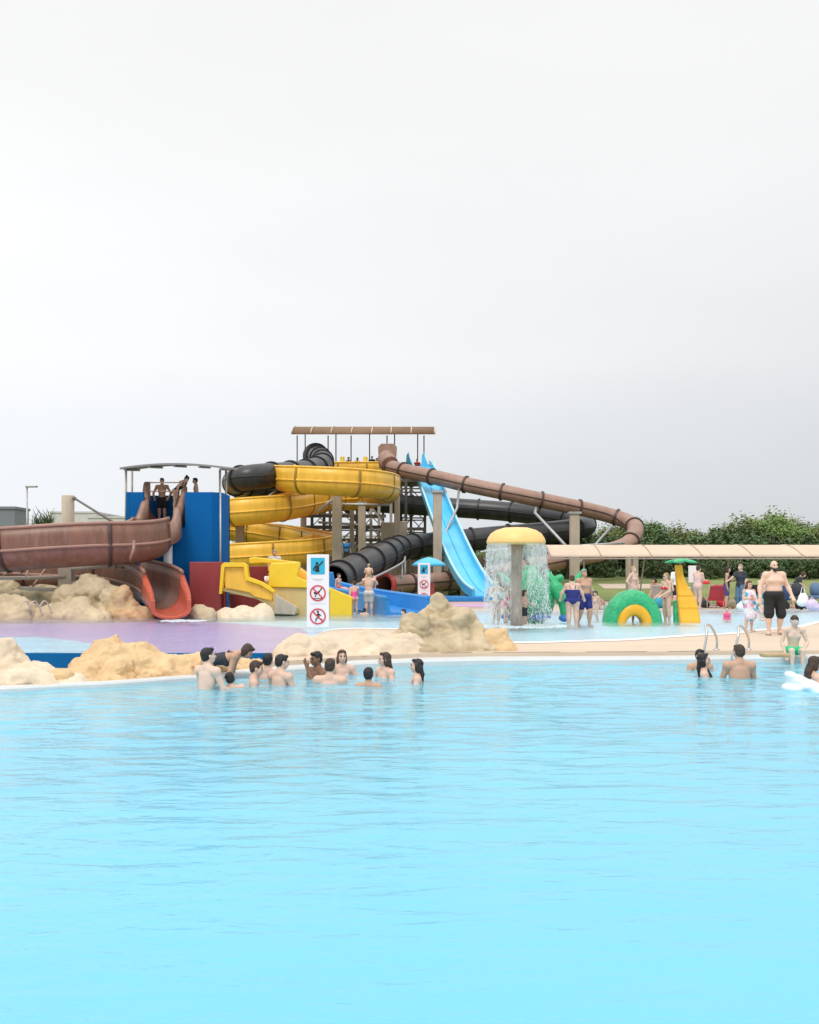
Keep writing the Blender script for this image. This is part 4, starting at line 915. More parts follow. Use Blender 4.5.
for px, py, Y in ((446, 530, 60.8), (463, 569, 54.8)): MB().tube([(xp(px, Y), Y, zp(py, Y)), (xp(px, Y), Y, DECK)], .14).build('support_leg', 'steel_pale', t)

# concrete support columns
for px, Y, pt, r, lab in ((437.5, 56.3, 493, .26, 'tall tan concrete column crossing in front of the sky-blue slide'), (337, 58.5, 489, .29, 'broad tan column under the outer yellow loop'),
                          (362, 64, 504, .25, 'tan column under the back of the upper yellow loop'), (240, 59.5, 525, .26, 'short tan column under the left yellow loop'),
                          (397, 66, 481, .2, 'thin pale column right of the upper yellow loop'), (574.5, 57.6, 514, .28, 'pale column with braces carrying the brown tube bend'),
                          (632, 52.5, 548, .3, 'stout column below the end of the brown tube'), (352, 69.5, 500, .16, 'slim grey column among the tower stairs'), (303.5, 68, 500, .2, 'tan column seen through the left yellow loops')):
    x = xp(px, Y); zt = zp(pt, Y)
    c = thing('support_column', lab, 'column', (x, Y, DECK - .05), 'concrete slide columns')
    MB().box((x, Y, (zt + DECK) / 2), (r * 1.9, r * 1.9, zt - DECK)).build('shaft', 'concrete', c, .06)
    MB().box((x, Y, zt + .06), (r * 2.5, r * 2.5, .12)).build('cap', 'galvanised', c)
    MB().box((x, Y, DECK + .06), (r * 2.9, r * 2.9, .18)).build('base', 'concrete', c, .02)
for px, w, py, Y, lab in ((388, 1.6, 524, 69, 'small tan concrete block beside the tower stairs'), (402, 1.2, 523, 69, 'tan block below the black tube, left of the sky-blue slide')):
    tag(MB().box((xp(px, Y), Y, zp(py, Y) / 2 + .1), (w * .6, .9, zp(py, Y))).build('concrete_pier', 'concrete', None, .03, (xp(px, Y), Y, 0)), lab, 'pier')
tag(MB().lathe([(1.7, DECK), (1.7, zp(534, 85)), (1.5, zp(531, 85)), (.6, zp(529, 85))], (0, 0, 0), 28).build('water_tank', 'concrete_cream'), 'round cream concrete tank behind the tower legs', 'tank').location = (xp(321, 85), 85, 0)
# board fence
def fence(lab, pa, pb, Y0, Y1, py, m, wid=.16):
    a, c = V((xp(pa, Y0), Y0, DECK - .1)), V((xp(pb, Y1), Y1, DECK - .1)); n = int((c - a).length / wid); d = (c - a) / n
    t = thing('board_fence', lab, 'fence', a)
    b = MB(); q = d.normalized()
    for i in range(n):
        p = a + d * i; Y = p.y; h = zp(py, Y) - DECK + random.uniform(-.12, .12); b.box(p + V((0, 0, h / 2)), (wid * .86, .04, h), math.atan2(q.y, q.x))
    b.build('boards', m, t)
    for k in range(0, n + 1, 14):
        p = a + d * k; h = zp(py, p.y) - DECK
        MB().box(p + V((0, .12, h / 2)), (.14, .14, h)).build('post', 'wood_fence', t)
fence('weathered brown board fence behind the black tube slide', 366, 520, 64, 66, 557, 'wood_fence')
fence('weathered brown board fence beside the water tank', 232, 340, 78, 78, 556, 'wood_fence', .2)
# ------------------------------------------------------------------ mushroom fountain
YM = 29.0; xm = xp(516, YM); s = YM / 1000
def drop_mat(name, alpha):
    m = bpy.data.materials.new(name); m.use_nodes = True; nt = m.node_tree; N = nt.nodes; L = nt.links; N.clear()
    out = N.new('ShaderNodeOutputMaterial'); tr = N.new('ShaderNodeBsdfTransparent'); pr = N.new('ShaderNodeMixShader'); dd = N.new('ShaderNodeBsdfDiffuse'); tt = N.new('ShaderNodeBsdfTranslucent'); dd.inputs[0].default_value = (.88, .93, .93, 1); tt.inputs[0].default_value = (.88, .93, .93, 1); L.new(dd.outputs[0], pr.inputs[1]); L.new(tt.outputs[0], pr.inputs[2])
    mx = N.new('ShaderNodeMixShader'); L.new(tr.outputs[0], mx.inputs[1]); L.new(pr.outputs[0], mx.inputs[2]); L.new(mx.outputs[0], out.inputs[0])
    tc = N.new('ShaderNodeTexCoord'); mp = N.new('ShaderNodeMapping'); mp.inputs['Scale'].default_value = (8, 8, 4.5); L.new(tc.outputs['Object'], mp.inputs[0])
    n = N.new('ShaderNodeTexNoise'); n.inputs['Scale'].default_value = 1.0; n.inputs['Detail'].default_value = 5; L.new(mp.outputs[0], n.inputs[0])
    sx = N.new('ShaderNodeSeparateXYZ'); L.new(tc.outputs['Object'], sx.inputs[0])
    mr = N.new('ShaderNodeMapRange'); mr.inputs['From Min'].default_value = .4; mr.inputs['From Max'].default_value = 2.35; mr.inputs['To Min'].default_value = -.06; mr.inputs['To Max'].default_value = .30
    L.new(sx.outputs['Z'], mr.inputs[0]); ad = N.new('ShaderNodeMath'); L.new(mr.outputs[0], ad.inputs[0]); L.new(n.outputs['Fac'], ad.inputs[1])
    r = N.new('ShaderNodeValToRGB'); r.color_ramp.elements[0].position = .50; r.color_ramp.elements[1].position = .8
    r.color_ramp.elements[0].color = (.0,) * 3 + (1,); r.color_ramp.elements[1].color = (alpha,) * 3 + (1,)
    L.new(ad.outputs[0], r.inputs[0]); L.new(r.outputs[0], mx.inputs[0]); M[name] = m
drop_mat('water_film', .5); m = bpy.data.materials.new('water_drop'); m.use_nodes = True; nt = m.node_tree; N = nt.nodes; L = nt.links; N.clear(); M['water_drop'] = m
o_ = N.new('ShaderNodeOutputMaterial'); a_ = N.new('ShaderNodeBsdfTransparent'); d_ = N.new('ShaderNodeBsdfDiffuse'); t_ = N.new('ShaderNodeBsdfTranslucent')
for q in (d_, t_): q.inputs['Color'].default_value = (.92, .95, .95, 1)
x1_ = N.new('ShaderNodeMixShader'); L.new(d_.outputs[0], x1_.inputs[1]); L.new(t_.outputs[0], x1_.inputs[2]); x2_ = N.new('ShaderNodeMixShader'); x2_.inputs[0].default_value = .62
L.new(a_.outputs[0], x2_.inputs[1]); L.new(x1_.outputs[0], x2_.inputs[2]); L.new(x2_.outputs[0], o_.inputs[0])
mat('cap_yellow', (0.86, 0.54, 0.19), 0.45, 0.05, 2.0, dirt=.3, dirtcol=(0.92, 0.72, 0.34))
t = thing('mushroom_fountain', 'yellow-capped mushroom fountain pouring a curtain of water', 'fountain', (xm, YM, .05))
zc = zp(545, YM); R = 29.5 * s
prof = [(.0, zc + .02), (R * .9, zc + .02), (R, zc + .05), (R * 1.0, zc + .10), (R * .96, zc + .2), (R * .86, zc + .33), (R * .68, zc + .43), (R * .4, zc + .5), (.02, zc + .52)]
MB().lathe(prof, (xm, YM, 0), 40, True, False).build('cap', 'cap_yellow', t)
MB().lathe([(.19, .02), (.175, .6), (.17, 1.6), (.175, 2.2), (.22, zc)], (xm, YM, 0), 20).build('column', 'bark_column', t)
b = MB(); n = 48; vs = []; fs = []
for k in range(n):
    a = 2 * math.pi * k / n
    for i in range(13):
        u = i / 12; r = R * (.98 + .14 * u ** .6 * (.7 + .3 * math.cos(a))); vs.append((xm + r * math.cos(a), YM + r * math.sin(a), zc + .04 - (zc - .1) * u))
for k in range(n):
    if abs(math.sin(2 * math.pi * (k + .5) / n) + 1) < .045: continue
    for i in range(12): fs.append((k * 13 + i, k * 13 + i + 1, (k + 1) % n * 13 + i + 1, (k + 1) % n * 13 + i))
b.add(vs, fs).build('water_sheet', 'water_film', t)
b = MB()
for i in range(4200):
    a = random.uniform(0, 2 * math.pi); u = random.random() ** .75; r = R * (.98 + .14 * u ** .6 * (.7 + .3 * math.cos(a))) + random.gauss(0, .02 + .05 * u)
    if math.sin(a) < -.3 and abs(math.cos(a)) < .27: continue
    z = zc - (zc - .15) * u; l = random.uniform(.006, .022) * (1 + 2.5 * (random.random() < .15)); w = random.uniform(.004, .011)
    x, y = xm + r * math.cos(a), YM + r * math.sin(a); b.tube([(x, y, z - l), (x + random.gauss(0, .006), y, z), (x, y, z + l)], [w * .5, w, w * .4], 5)
b.build('falling_drops', 'water_drop', t)['kind'] = 'stuff'
def foam(label, cx, cy, r, n, sd):
    b = MB(); rr = random.Random(sd)
    for i in range(n):
        a = rr.uniform(0, 6.28); q = r * rr.random() ** .5; b.ell((cx + q * math.cos(a), cy + q * math.sin(a) * .8, .155), (rr.uniform(.02, .09), rr.uniform(.02, .09), rr.uniform(.01, .03)), None, 7, 4)
    o = tag(b.build('foam', 'water_drop', None, 0, (cx, cy, .1)), label, 'foam', None, 'stuff')
foam('white churned foam round the foot of the mushroom fountain', xm + .2, YM, 1.3, 420, 3)
foam('white foam washing out of the red slide exit', xp(184, 32), 31.9, .7, 160, 4)

# green play creature behind the curtain
YF = 31.0
t = thing('play_sculpture', 'bright green play creature with raised V-shaped fins and blue feet', 'play sculpture', (xp(538, YF), YF, .05))
b = MB(); P = lambda px, py, dy=0: at(px, py, YF + dy)
b.ell(P(533, 595), (.50, .55, .72)); b.ell(P(531, 577), (.34, .4, .34)); b.ell(P(543, 600), (.36, .4, .6)); b.ell(P(522, 604), (.3, .45, .45))
b.cap(P(535, 610), P(536, 617), .3, .3); b.cap(P(548, 585), P(560, 578, -.1), .16, .12); b.cap(P(517, 590), P(505, 578), .17, .09); b.cap(P(505, 578), P(497, 572), .09, .03)
b.cap(P(513, 600), P(511, 614), .18, .17)
for c in ((527, 568), (537, 568)): b.ell(P(*c, -.15), .1)
union('body', b, 'green_fibreglass', t, .035, 3)
b = MB(); b.cap(P(565, 616, -.3), P(564, 598, -.3), .13, .2); b.cap(P(563, 599, -.3), P(556, 588, -.2), .22, .2); b.cap(P(556, 588, -.2), P(547, 572, -.1), .21, .09); b.cap(P(565, 599, -.3), P(574, 585, -.3), .2, .17); b.cap(P(574, 585, -.3), P(584, 571, -.3), .18, .08)
union('fin', b, 'green_fibreglass', t, .03, 3)
for px, py, w in ((509, 616.5, .26), (540, 617, .34), (564, 618, .16)): MB().ell(P(px, py, -.25 if px < 560 else -.32), (w, .3, .12), None, 18, 10).build('foot', 'blue_feet', t)
for c in ((527, 568), (537, 568)): MB().ell(P(*c, -.24), .035).build('eye', 'eye_dark', t)

# green arch
YA = 31.6
t = thing('play_tunnel', 'green textured play arch with a yellow inside standing in shallow water', 'play tunnel', (xp(632, YA), YA, .05))
cx = xp(632, YA); Ro, Ri = .92, .46
def arch(r0, r1, d, y, m, name, bumpy=0):
    b = MB(); n = 28; k = 16; vs = []; fs = []
    rm, ra = (r0 + r1) / 2, (r1 - r0) / 2
    for i in range(n + 1):
        a = math.pi * i / n
        for j in range(k):
            q = 2 * math.pi * j / k; cc, ss = math.cos(q), math.sin(q); sg = lambda v, e=.55: math.copysign(abs(v) ** e, v)
            r = rm + ra * sg(cc) + bumpy * noise.noise(V((i * .9, j * .9, 1))); vs.append((cx - r * math.cos(a), y + d * sg(ss), .02 + r * math.sin(a) * 1.24))
    for i in range(n):
        for j in range(k): fs.append((i * k + j, i * k + k + j, i * k + k + (j + 1) % k, i * k + (j + 1) % k))
    return b.add(vs, fs).build(name, m, t)
arch(Ri, Ro, .42, YA, 'green_fibreglass', 'arch', .03)
arch(Ri - .2, Ri + .12, .34, YA - .12, 'orange_yellow', 'lining')
# yellow leaf-topped slide
YS = 31.4
t = thing('play_sculpture', 'curved orange-yellow spray tower with step ridges and a green leaf cap', 'play sculpture', (xp(688, YS), YS, .05))
b = MB(); stations = [(565, 682, 3.4), (575, 682.6, 3.8), (585, 684.6, 5.2), (592, 686.4, 7.2), (600, 688, 9), (612, 689, 9.8), (623, 689, 10)]
vs = []; fs = []
for i in range(31):
    u = i / 30 * (len(stations) - 1); k = min(int(u), len(stations) - 2); f = u - k; f2 = f
    py, pxx, hw = [a + (c - a) * f2 for a, c in zip(stations[k], stations[k + 1])]
    step = .035 * ((i % 6) / 6) if i > 14 else 0
    x = xp(pxx, YS); w = hw * YS / 1000; z = zp(py, YS); d = .1 + .1 * (i / 30); y = YS + .35 - .55 * (i / 30) ** 2 - step
    for a, c in ((-w, d), (-w, 0), (-w * .8, -.05), (w * .8, -.05), (w, 0), (w, d)): vs.append((x + a, y + c, z))
for i in range(30):
    for j in range(6): fs.append((i * 6 + j, i * 6 + (j + 1) % 6, i * 6 + 6 + (j + 1) % 6, i * 6 + 6 + j))
b.add(vs, fs + [tuple(range(6)), tuple(range(180, 186))], False).build('tower', 'orange_yellow', t)
b = MB(); b.cap(at(676, 603, YS + .5), at(677, 622, YS + .4), .1, .12); b.build('base_plate', 'green_fibreglass', t)
b = MB()
for k in range(5):
    a = 2 * math.pi * k / 5 + .3; c = at(682, 560, YS + .35); e = c + V((math.cos(a) * .45, math.sin(a) * .45, -.07)); b.ell(c.lerp(e, .55) + V((0, 0, .01)), (.3, .15, .05), Matrix.Rotation(a, 3, 'Z') @ Matrix.Rotation(R_(10), 3, 'Y'))
o = union('leaf_cap', b, 'green_fibreglass', t, .02, 2)

# ------------------------------------------------------------------ signs
mat('sign_white', (.80, .80, .80), .35, .02, 2); mat('sign_blue', (.02, .42, .62), .35, .03); mat('sign_red', (.62, .03, .06), .4, .03); mat('sign_black', (.015, .018, .022), .4, .03); mat('sign_grey', (.55, .57, .58), .4, .03)
def sign(lab, px, base, top, wpx):
    p = gp(px, base); Y = p.y; k = Y / 1000; H = zp(top, Y) - DECK; W = wpx * k
    t = thing('sign_post', lab, 'sign', (p.x, Y, DECK))
    MB().box((p.x, Y, DECK + H / 2), (W, .10, H)).build('panel', 'sign_white', t, .008)
    mu = W / 22.0 * 1.0
    def U(u, v, layer): return V((p.x + u * mu, Y - .05 - .003 - .004 * layer, DECK + H - v * mu))   # u, v in photo pixels of the near sign
    def poly(b, pts, layer): o = U(0, 0, layer); b.prism([(u * mu, -v * mu) for u, v in pts], o, (1, 0, 0), (0, 0, 1), .003)
    def disc(b, u, v, r, layer, n=20): poly(b, [(u + r * math.cos(2 * math.pi * i / n), v + r * math.sin(2 * math.pi * i / n)) for i in range(n)], layer)
    def stroke(b, a, c, w, layer):
        d = V((c[0] - a[0], c[1] - a[1])); d.normalize(); n = V((-d.y, d.x)) * w / 2; poly(b, [(a[0] + n.x, a[1] + n.y), (c[0] + n.x, c[1] + n.y), (c[0] - n.x, c[1] - n.y), (a[0] - n.x, a[1] - n.y)], layer)
    def ring(b, u, v, r0, r1, layer, n=36):
        o = [(math.cos(2 * math.pi * i / n), math.sin(2 * math.pi * i / n)) for i in range(n)]
        for i in range(n):
            a, c = o[i], o[(i + 1) % n]; poly(b, [(u + r1 * a[0], v + r1 * a[1]), (u + r1 * c[0], v + r1 * c[1]), (u + r0 * c[0], v + r0 * c[1]), (u + r0 * a[0], v + r0 * a[1])], layer)
    b = MB(); poly(b, [(-7, 3.8), (-6.3, 3.3), (6.3, 3.3), (7, 3.8), (7, 19.2), (6.3, 19.9), (-6.3, 19.9), (-7, 19.2)], 0); bluep = b.build('blue_square', 'sign_blue', t)
    b = MB(); disc(b, -.8, 9, 1.5, 1); poly(b, [(-2.6, 10.8), (1.2, 10.8), (1.6, 17.6), (-2.2, 17.6)], 1.3); stroke(b, (.6, 11.6), (4.8, 7.4), 1.3, 1.9); stroke(b, (2.4, 9.6), (5, 6.4), .8, 2.4); stroke(b, (-2.2, 11.5), (-4.6, 15.2), 1.3, 1.6); stroke(b, (-4.6, 15.2), (-1.5, 16.4), 1.0, 2.2)
    b.build('lifeguard_figure', 'sign_black', bluep)
    b = MB(); stroke(b, (-5.4, 24.6), (5.4, 24.6), .55, 0); stroke(b, (-3.2, 26), (3.2, 26), .45, 0); b.build('caption_line', 'sign_grey', t)
    b = MB(); stroke(b, (-8, 49.3), (8, 49.3), .35, 0); b.build('divider_line', 'sign_grey', t)
    for v, kind in ((38.6, 0), (61.8, 1)):
        b = MB(); ring(b, 0, v, 6.7, 8.0, 3.2); stroke(b, (-5.0, v - 5.0), (5.0, v + 5.0), 1.2, 4.2); r = b.build('prohibition_ring', 'sign_red', t)
        b = MB()
        if kind == 0:
            disc(b, -3.0, v - .2, 1.15, 0); stroke(b, (-2.2, v + 1), (1.6, v - 1.6), 1.6, .6); stroke(b, (1.4, v - 1.5), (4.2, v - 5.4), 1.0, 1.1); stroke(b, (-1.6, v + .9), (-2.8, v + 3.8), .9, 1.6)
            for a in range(4): stroke(b, (-4.4 + a * 2.2, v + 5.0 + .5 * (a % 2)), (-2.4 + a * 2.2, v + 5.5 - .5 * (a % 2)), .7, .3 + .5 * a)
            b.build('diving_figure', 'sign_black', r)
        else:
            disc(b, .1, v - 4.6, 1.1, 0); stroke(b, (.4, v - 3.2), (.9, v + 1.0), 1.8, .5); stroke(b, (.6, v - 2.6), (-2.2, v - .6), .9, 1); stroke(b, (.8, v - 2.4), (3.4, v - .8), .9, 1.4)
            stroke(b, (.8, v + .8), (-1.8, v + 2.4), 1.1, 1.8); stroke(b, (-1.8, v + 2.4), (-2.0, v + 5.2), 1.0, 2.2); stroke(b, (1.0, v + .8), (2.6, v + 3.0), 1.1, 2.5); stroke(b, (2.6, v + 3.0), (4.6, v + 3.0), .9, 2.8)
            b.build('running_figure', 'sign_black', r)
    return t
sign('tall white pool-rules sign nearest the camera, beside the purple floor', 318, 627, 554.5, 22)
sign('smaller distant white pool-rules sign under the blue mushroom shade', 424, 603.5, 563, 12.2)
YU = 49.5
t = thing('parasol', 'light blue mushroom-shaped parasol with a red box, behind the distant sign', 'parasol', (xp(429, YU), YU, DECK))
MB().lathe([(.02, zp(566, YU) - .02), (.82, zp(566, YU)), (.86, zp(565.5, YU) + .03), (.72, zp(562.5, YU)), (.4, zp(559, YU)), (.02, zp(557, YU))], (xp(429, YU), YU, 0), 32, True, False).build('cap', 'sky_blue_fibreglass', t)
MB().tube([(xp(429, YU), YU, DECK), (xp(429, YU), YU, zp(564, YU))], .09, 14).build('pole', 'white_paint', t)
MB().box((xp(432, YU), YU - .1, zp(590, YU)), (.22, .2, .72)).build('red_box', 'red_paint', t, .02)
YI = 44.5
t = thing('sign_board', 'blank white notice board on a post behind the yellow spray tower', 'sign', (xp(692, YI), YI, DECK))
MB().box((xp(692.5, YI), YI, zp(574, YI)), (.36, .05, .75)).build('board', 'white_paint', t); MB().tube([(xp(692.5, YI), YI + .06, DECK), (xp(692.5, YI), YI + .06, zp(566, YI))], .03).build('post', 'galvanised', t)

# ------------------------------------------------------------------ cream shade canopy
YC = 46.5
t = thing('shade_canopy', 'long cream ribbed shade canopy on thin posts before the trees', 'canopy', (xp(700, YC), YC, DECK))
zl = zp(557, YC - 1.3); zt = zp(545, YC); rise = zt - zl
def arc(u): return (YC - 1.35 + 3.3 * u, zl + rise * math.sin(math.pi * min(u * .68, .68)) )
xa = xp(547.5, YC - 1); sp = 2.28; nb = 9; b = MB(); vs = []; fs = []
X = [xa + .1] + [xp(596, YC) + sp * i for i in range(nb)]
for i in range(nb):
    b = MB(); vs = []; fs = []
    for x in (X[i] + .004, X[i + 1] - .004):
        for k in range(9):
            y, z = arc(k / 8); vs += [(x, y, z), (x, y, z + .035)]
    for k in range(8):
        a = 2 * k; c = 18 + 2 * k; fs += [(a, a + 2, c + 2, c), (a + 1, c + 1, c + 3, a + 3)]
    fs += [(0, 1, 19, 18), (16, 34, 35, 17)]; b.add(vs, fs, True).build('roof_bay', 'roof_cream', t)
for x in X:
    MB().tube([(x, arc(k / 10)[0] - .01, arc(k / 10)[1] + .04) for k in range(11)], .03).build('rib', 'roof_seam', t)
    MB().tube([(x, arc(k / 10)[0], arc(k / 10)[1] - .05) for k in range(11)], .03).build('rafter', 'steel_pale', t)
for i, x in enumerate(X[1:]):
    MB().tube([(x - .4, YC + .9, .1), (x - .4, YC + .9, arc(.7)[1] - .05)], .045).build('post', 'steel_pale', t)
    if i % 2: MB().tube([(x - .1, YC + .9, .1), (x + .25, YC + .9, arc(.7)[1] - .05)], .035).build('brace_post', 'steel_pale', t)
for u in (.02, .7): MB().tube([(X[0], arc(u)[0], arc(u)[1] - .09), (X[-1], arc(u)[0], arc(u)[1] - .09)], .035).build('purlin', 'steel_pale', t)

# ------------------------------------------------------------------ loungers, bags, pushchairs
def lounger(lab, px, Y, m, rz, group=None):
    t = thing('sun_lounger', lab, 'sun lounger', (0, 0, 0), group)
    MB().box((0, .1, .33), (.62, 1.25, .04)).build('seat', m, t, .015)
    R = Matrix.Rotation(R_(-58), 3, 'X'); MB().box((0, .92, .62), (.62, .72, .04), R=Matrix.Rotation(R_(60), 3, 'X')).build('backrest', m, t, .015)
    b = MB()
    for sx in (-.33, .33): b.tube([(sx, -.55, .32), (sx, .74, .32), (sx, 1.1, .94)], .018)
    b.build('frame', 'steel_pale', t)
    for sx in (-.33, .33):
        for y in (-.4, .65): MB().tube([(sx, y, .32), (sx, y + .03, 0)], .018).build('leg', 'steel_pale', t)
    t.location = (xp(px, Y), Y, DECK); t.rotation_euler = (0, 0, R_(rz)); return t
mat('red_sling', (.55, .06, .09), .7, .15, 5); mat('blue_sling', (.06, .15, .38), .7, .15, 5); mat('grey_sling', (.45, .42, .40), .7, .15, 5)
lounger('red sling sun lounger right of the pale pink bather', 711, 42.2, 'red_sling', 178, 'loungers under the canopy')
lounger('red sling sun lounger standing behind another red one', 717, 44.6, 'red_sling', 172, 'loungers under the canopy')
lounger('blue sling sun lounger just right of the big bearded man', 789, 42.5, 'blue_sling', 160, 'loungers under the canopy')
lounger('grey sling sun lounger at the right border behind the pushchairs', 822, 43.5, 'grey_sling', 185, 'loungers under the canopy')
lounger('tilted black and white sun lounger left of the green arch', 607, 40.5, 'cloth_charcoal', 120)
lounger('grey sling sun lounger behind the woman in the red bikini', 658, 43.6, 'grey_sling', 170, 'loungers under the canopy')
lounger('grey sling sun lounger between the red bikini woman and the yellow tower', 672, 45.2, 'grey_sling', 168, 'loungers under the canopy')
lounger('dark sling sun lounger behind the man in dark shirt and jeans', 745, 44.8, 'cloth_charcoal', 185, 'loungers under the canopy')
lounger('teal sling sun lounger half hidden by the big bearded man', 768, 44.6, 'cloth_teal', 176, 'loungers under the canopy')
def pushchair(lab, px, Y, m, rz):
    t = thing('pushchair', lab, 'pushchair', (0, 0, 0), 'pushchairs parked on the deck')
    b = MB(); b.ell((0, .12, .78), (.24, .26, .3)); o = MB(); union('hood', b, m, t, .03, 2)
    b = MB(); b.box((0, -.02, .48), (.4, .42, .14)).box((0, .2, .66), (.4, .1, .5)); b.build('seat', m, t, .04)
    b = MB()
    for sx in (-.24, .24): b.tube([(sx, -.42, .14), (sx, .1, .5), (sx, .48, 1.03)], .014).tube([(sx, .38, .14), (sx, .05, .55)], .014)
    b.tube([(-.24, .48, 1.03), (.24, .48, 1.03)], .018); b.build('frame', 'galvanised', t)
    for sx in (-.26, .26):
        for y in (-.42, .38):
            w = MB().lathe([(.06, -.02), (.12, -.025), (.14, -.012), (.14, .012), (.12, .025), (.06, .02)], (sx, y, .14), 18, True, True, Matrix.Rotation(R_(90), 3, 'Y')).build('wheel', 'cloth_black', t)
    t.location = (xp(px, Y), Y, DECK); t.rotation_euler = (0, 0, R_(rz)); return t
pushchair('black pushchair hung with a white bag near the right border', 799, 40.0, 'cloth_charcoal', 20)
pushchair('grey-blue pushchair at the very right border of the photo', 815, 40.8, 'cloth_jeans', -35)
b = MB(); c = V((xp(803, 39.3), 39.3, 0))
b.ell(c + V((0, 0, .62)), (.2, .12, .26)); b.ell(c + V((-.02, 0, .5)), (.23, .14, .16)); b.cap(c + V((-.12, 0, .75)), c + V((-.03, 0, 1.12)), .02, .016); b.cap(c + V((.12, 0, .75)), c + V((.03, 0, 1.12)), .02, .016)
tag(union('bag', b, 'cloth_white', None, .02, 2, org=(c.x, c.y, .3)), 'white cloth bag hanging from the black pushchair', 'bag')
def bag(lab, px, Y, m, w=.22):
    b = MB(); x = xp(px, Y); b.ell((x, Y, DECK + w * .8), (w, w * .7, w * .85)); b.ell((x + w * .5, Y, DECK + w * .5), (w * .8, w * .7, w * .55)); b.cap((x - w * .6, Y, DECK + w * 1.2), (x, Y, DECK + w * 2), .02, .02); b.cap((x, Y, DECK + w * 2), (x + w * .6, Y, DECK + w * 1.2), .02, .02)
    tag(union('bag', b, m, None, .02, 2, org=(x, Y, DECK)), lab, 'bag', 'bags on the deck')
bag('dark bag on the deck left of the red sun loungers', 703, 41.8, 'cloth_charcoal'); bag('khaki bag at the feet of the couple in dark clothes', 732, 41, 'cloth_khaki'); bag('white and grey bag right of the standing couple', 748, 42, 'cloth_grey'); bag('pale towel bundle on the deck at the right border', 812, 39.2, 'cloth_lilac', .26); bag('dark blue bag under the pushchairs by the right border', 806, 41.8, 'cloth_navy')

bag('dark teal bag on the deck by the woman in the red bikini', 659, 41.5, 'cloth_teal', .26); bag('red bag on the deck behind the toddler in pink', 722, 42.6, 'cloth_red'); bag('small white bag left of the towel-wrapped girl', 741, 39.2, 'cloth_white', .18); bag('black bag at the foot of the blue sun lounger', 783, 41.5, 'cloth_black')
# ------------------------------------------------------------------ pool ladders
def ladder(lab, pxl, pyl, pxt, pyt, pxr, pyr):
    Y0 = eY(xp(pxl, 19)) - .12; a = at(pxl, pyl, Y0); Yb = Y0 + .75; tp = at(pxt, pyt, Y0 + .22); d = at(pxr, pyr, Yb); d.z = DECK
    t = thing('grab_rail', lab, 'pool rail', (a.x, Y0, 0))
    q = Path([V((a.x, Y0, -.75)), V((a.x, Y0, -.1)), V((a.x + (tp.x - a.x) * .75, Y0 + .03, tp.z * .72)), V((tp.x, Y0 + .2, tp.z)), V((tp.x + (d.x - tp.x) * .45, Y0 + .45, tp.z - .02)), V((d.x - .01, Yb - .04, tp.z * .62)), V((d.x, Yb, DECK - .02))]).d[::6]
    MB().tube(q, .024, 10).build('rail', 'stainless', t); MB().lathe([(.06, DECK), (.06, DECK + .02), (.03, DECK + .035)], (d.x, Yb, 0), 14).build('flange', 'stainless', t)
ladder('left one of two bent stainless pool grab rails', 701, 663, 705.5, 626, 716.5, 659); ladder('right one of two bent stainless pool grab rails', 729, 668, 738, 627, 748.5, 659)
tag(MB().box(tuple(gp(775, 657) + V((0, 0, .035))), (.5, .22, .07)).build('wooden_block', 'rock_rust', None, .02, gp(775, 657)), 'flat brown board lying on the deck left of the sitting boy', 'board')

# ------------------------------------------------------------------ trees
def crown_mesh(seed, rx, rz, zc, n_cl, per, ls, shape=1.0):
    rr = random.Random(seed); b = MB(); cl = []
    for i in range(n_cl):
        while True:
            p = V((rr.uniform(-1, 1), rr.uniform(-1, 1), rr.uniform(-1, 1)))
            if .35 < p.length < 1: break
        w = 1.0 - .35 * max(0, p.z) * shape
        cl.append((V((p.x * rx * w, p.y * rx * w, zc + p.z * rz)), rr.uniform(.5, 1.15)))
    vs = []; fs = []
    for c, sc in cl:
        for k in range(per):
            d = V((rr.gauss(0, 1), rr.gauss(0, 1), rr.gauss(0, .7))); d = d.normalized() * rr.random() ** .5
            p = c + d * sc * .72 * rx / 2.4; nrm = (d + V((rr.gauss(0, .5), rr.gauss(0, .5), rr.gauss(0, .5) + .5))).normalized()
            a = nrm.orthogonal().normalized(); a = Matrix.Rotation(rr.uniform(0, 6.28), 3, nrm) @ a; e = nrm.cross(a); l = ls * rr.uniform(.7, 1.4)
            o = len(vs); vs += [p - a * l, p + e * l * .5 + nrm * l * .1, p + a * l, p - e * l * .5 + nrm * l * .1]; fs.append((o, o + 1, o + 2, o + 3))
    b.add(vs, fs, False); return b, cl
def tree(lab, seed, rx, rz, zc, m, group, n_cl=110, per=120, ls=.09):
    t = thing('tree', lab, 'tree', (0, 0, 0), group)
    b, cl = crown_mesh(seed, rx, rz, zc, n_cl, per, ls); b.build('crown', m, t)
    b = MB(); rr = random.Random(seed); top = V((rr.uniform(-.3, .3), rr.uniform(-.3, .3), zc + rz * .4)); b.tube([(0, 0, -.2), (.04, 0, zc * .4), top * .7 + V((.1, 0, 0)), top], [.2, .15, .1, .03], 8)
    for c, s_ in cl[:14]: b.tube([top * rr.uniform(.35, .8), c * .5 + top * .45, c], [.07, .045, .015], 6)
    b.build('trunk', 'trunk', t); return t
LT = 'leafy green tree in the wood beyond the long cream canopy'
protos = [tree(LT, 11, 2.5, 2.5, 3.3, 'foliage_a', 'trees in the wood'), tree(LT, 12, 2.2, 2.9, 3.6, 'foliage_b', 'trees in the wood'), tree(LT, 13, 2.8, 2.3, 3.0, 'foliage_c', 'trees in the wood')]
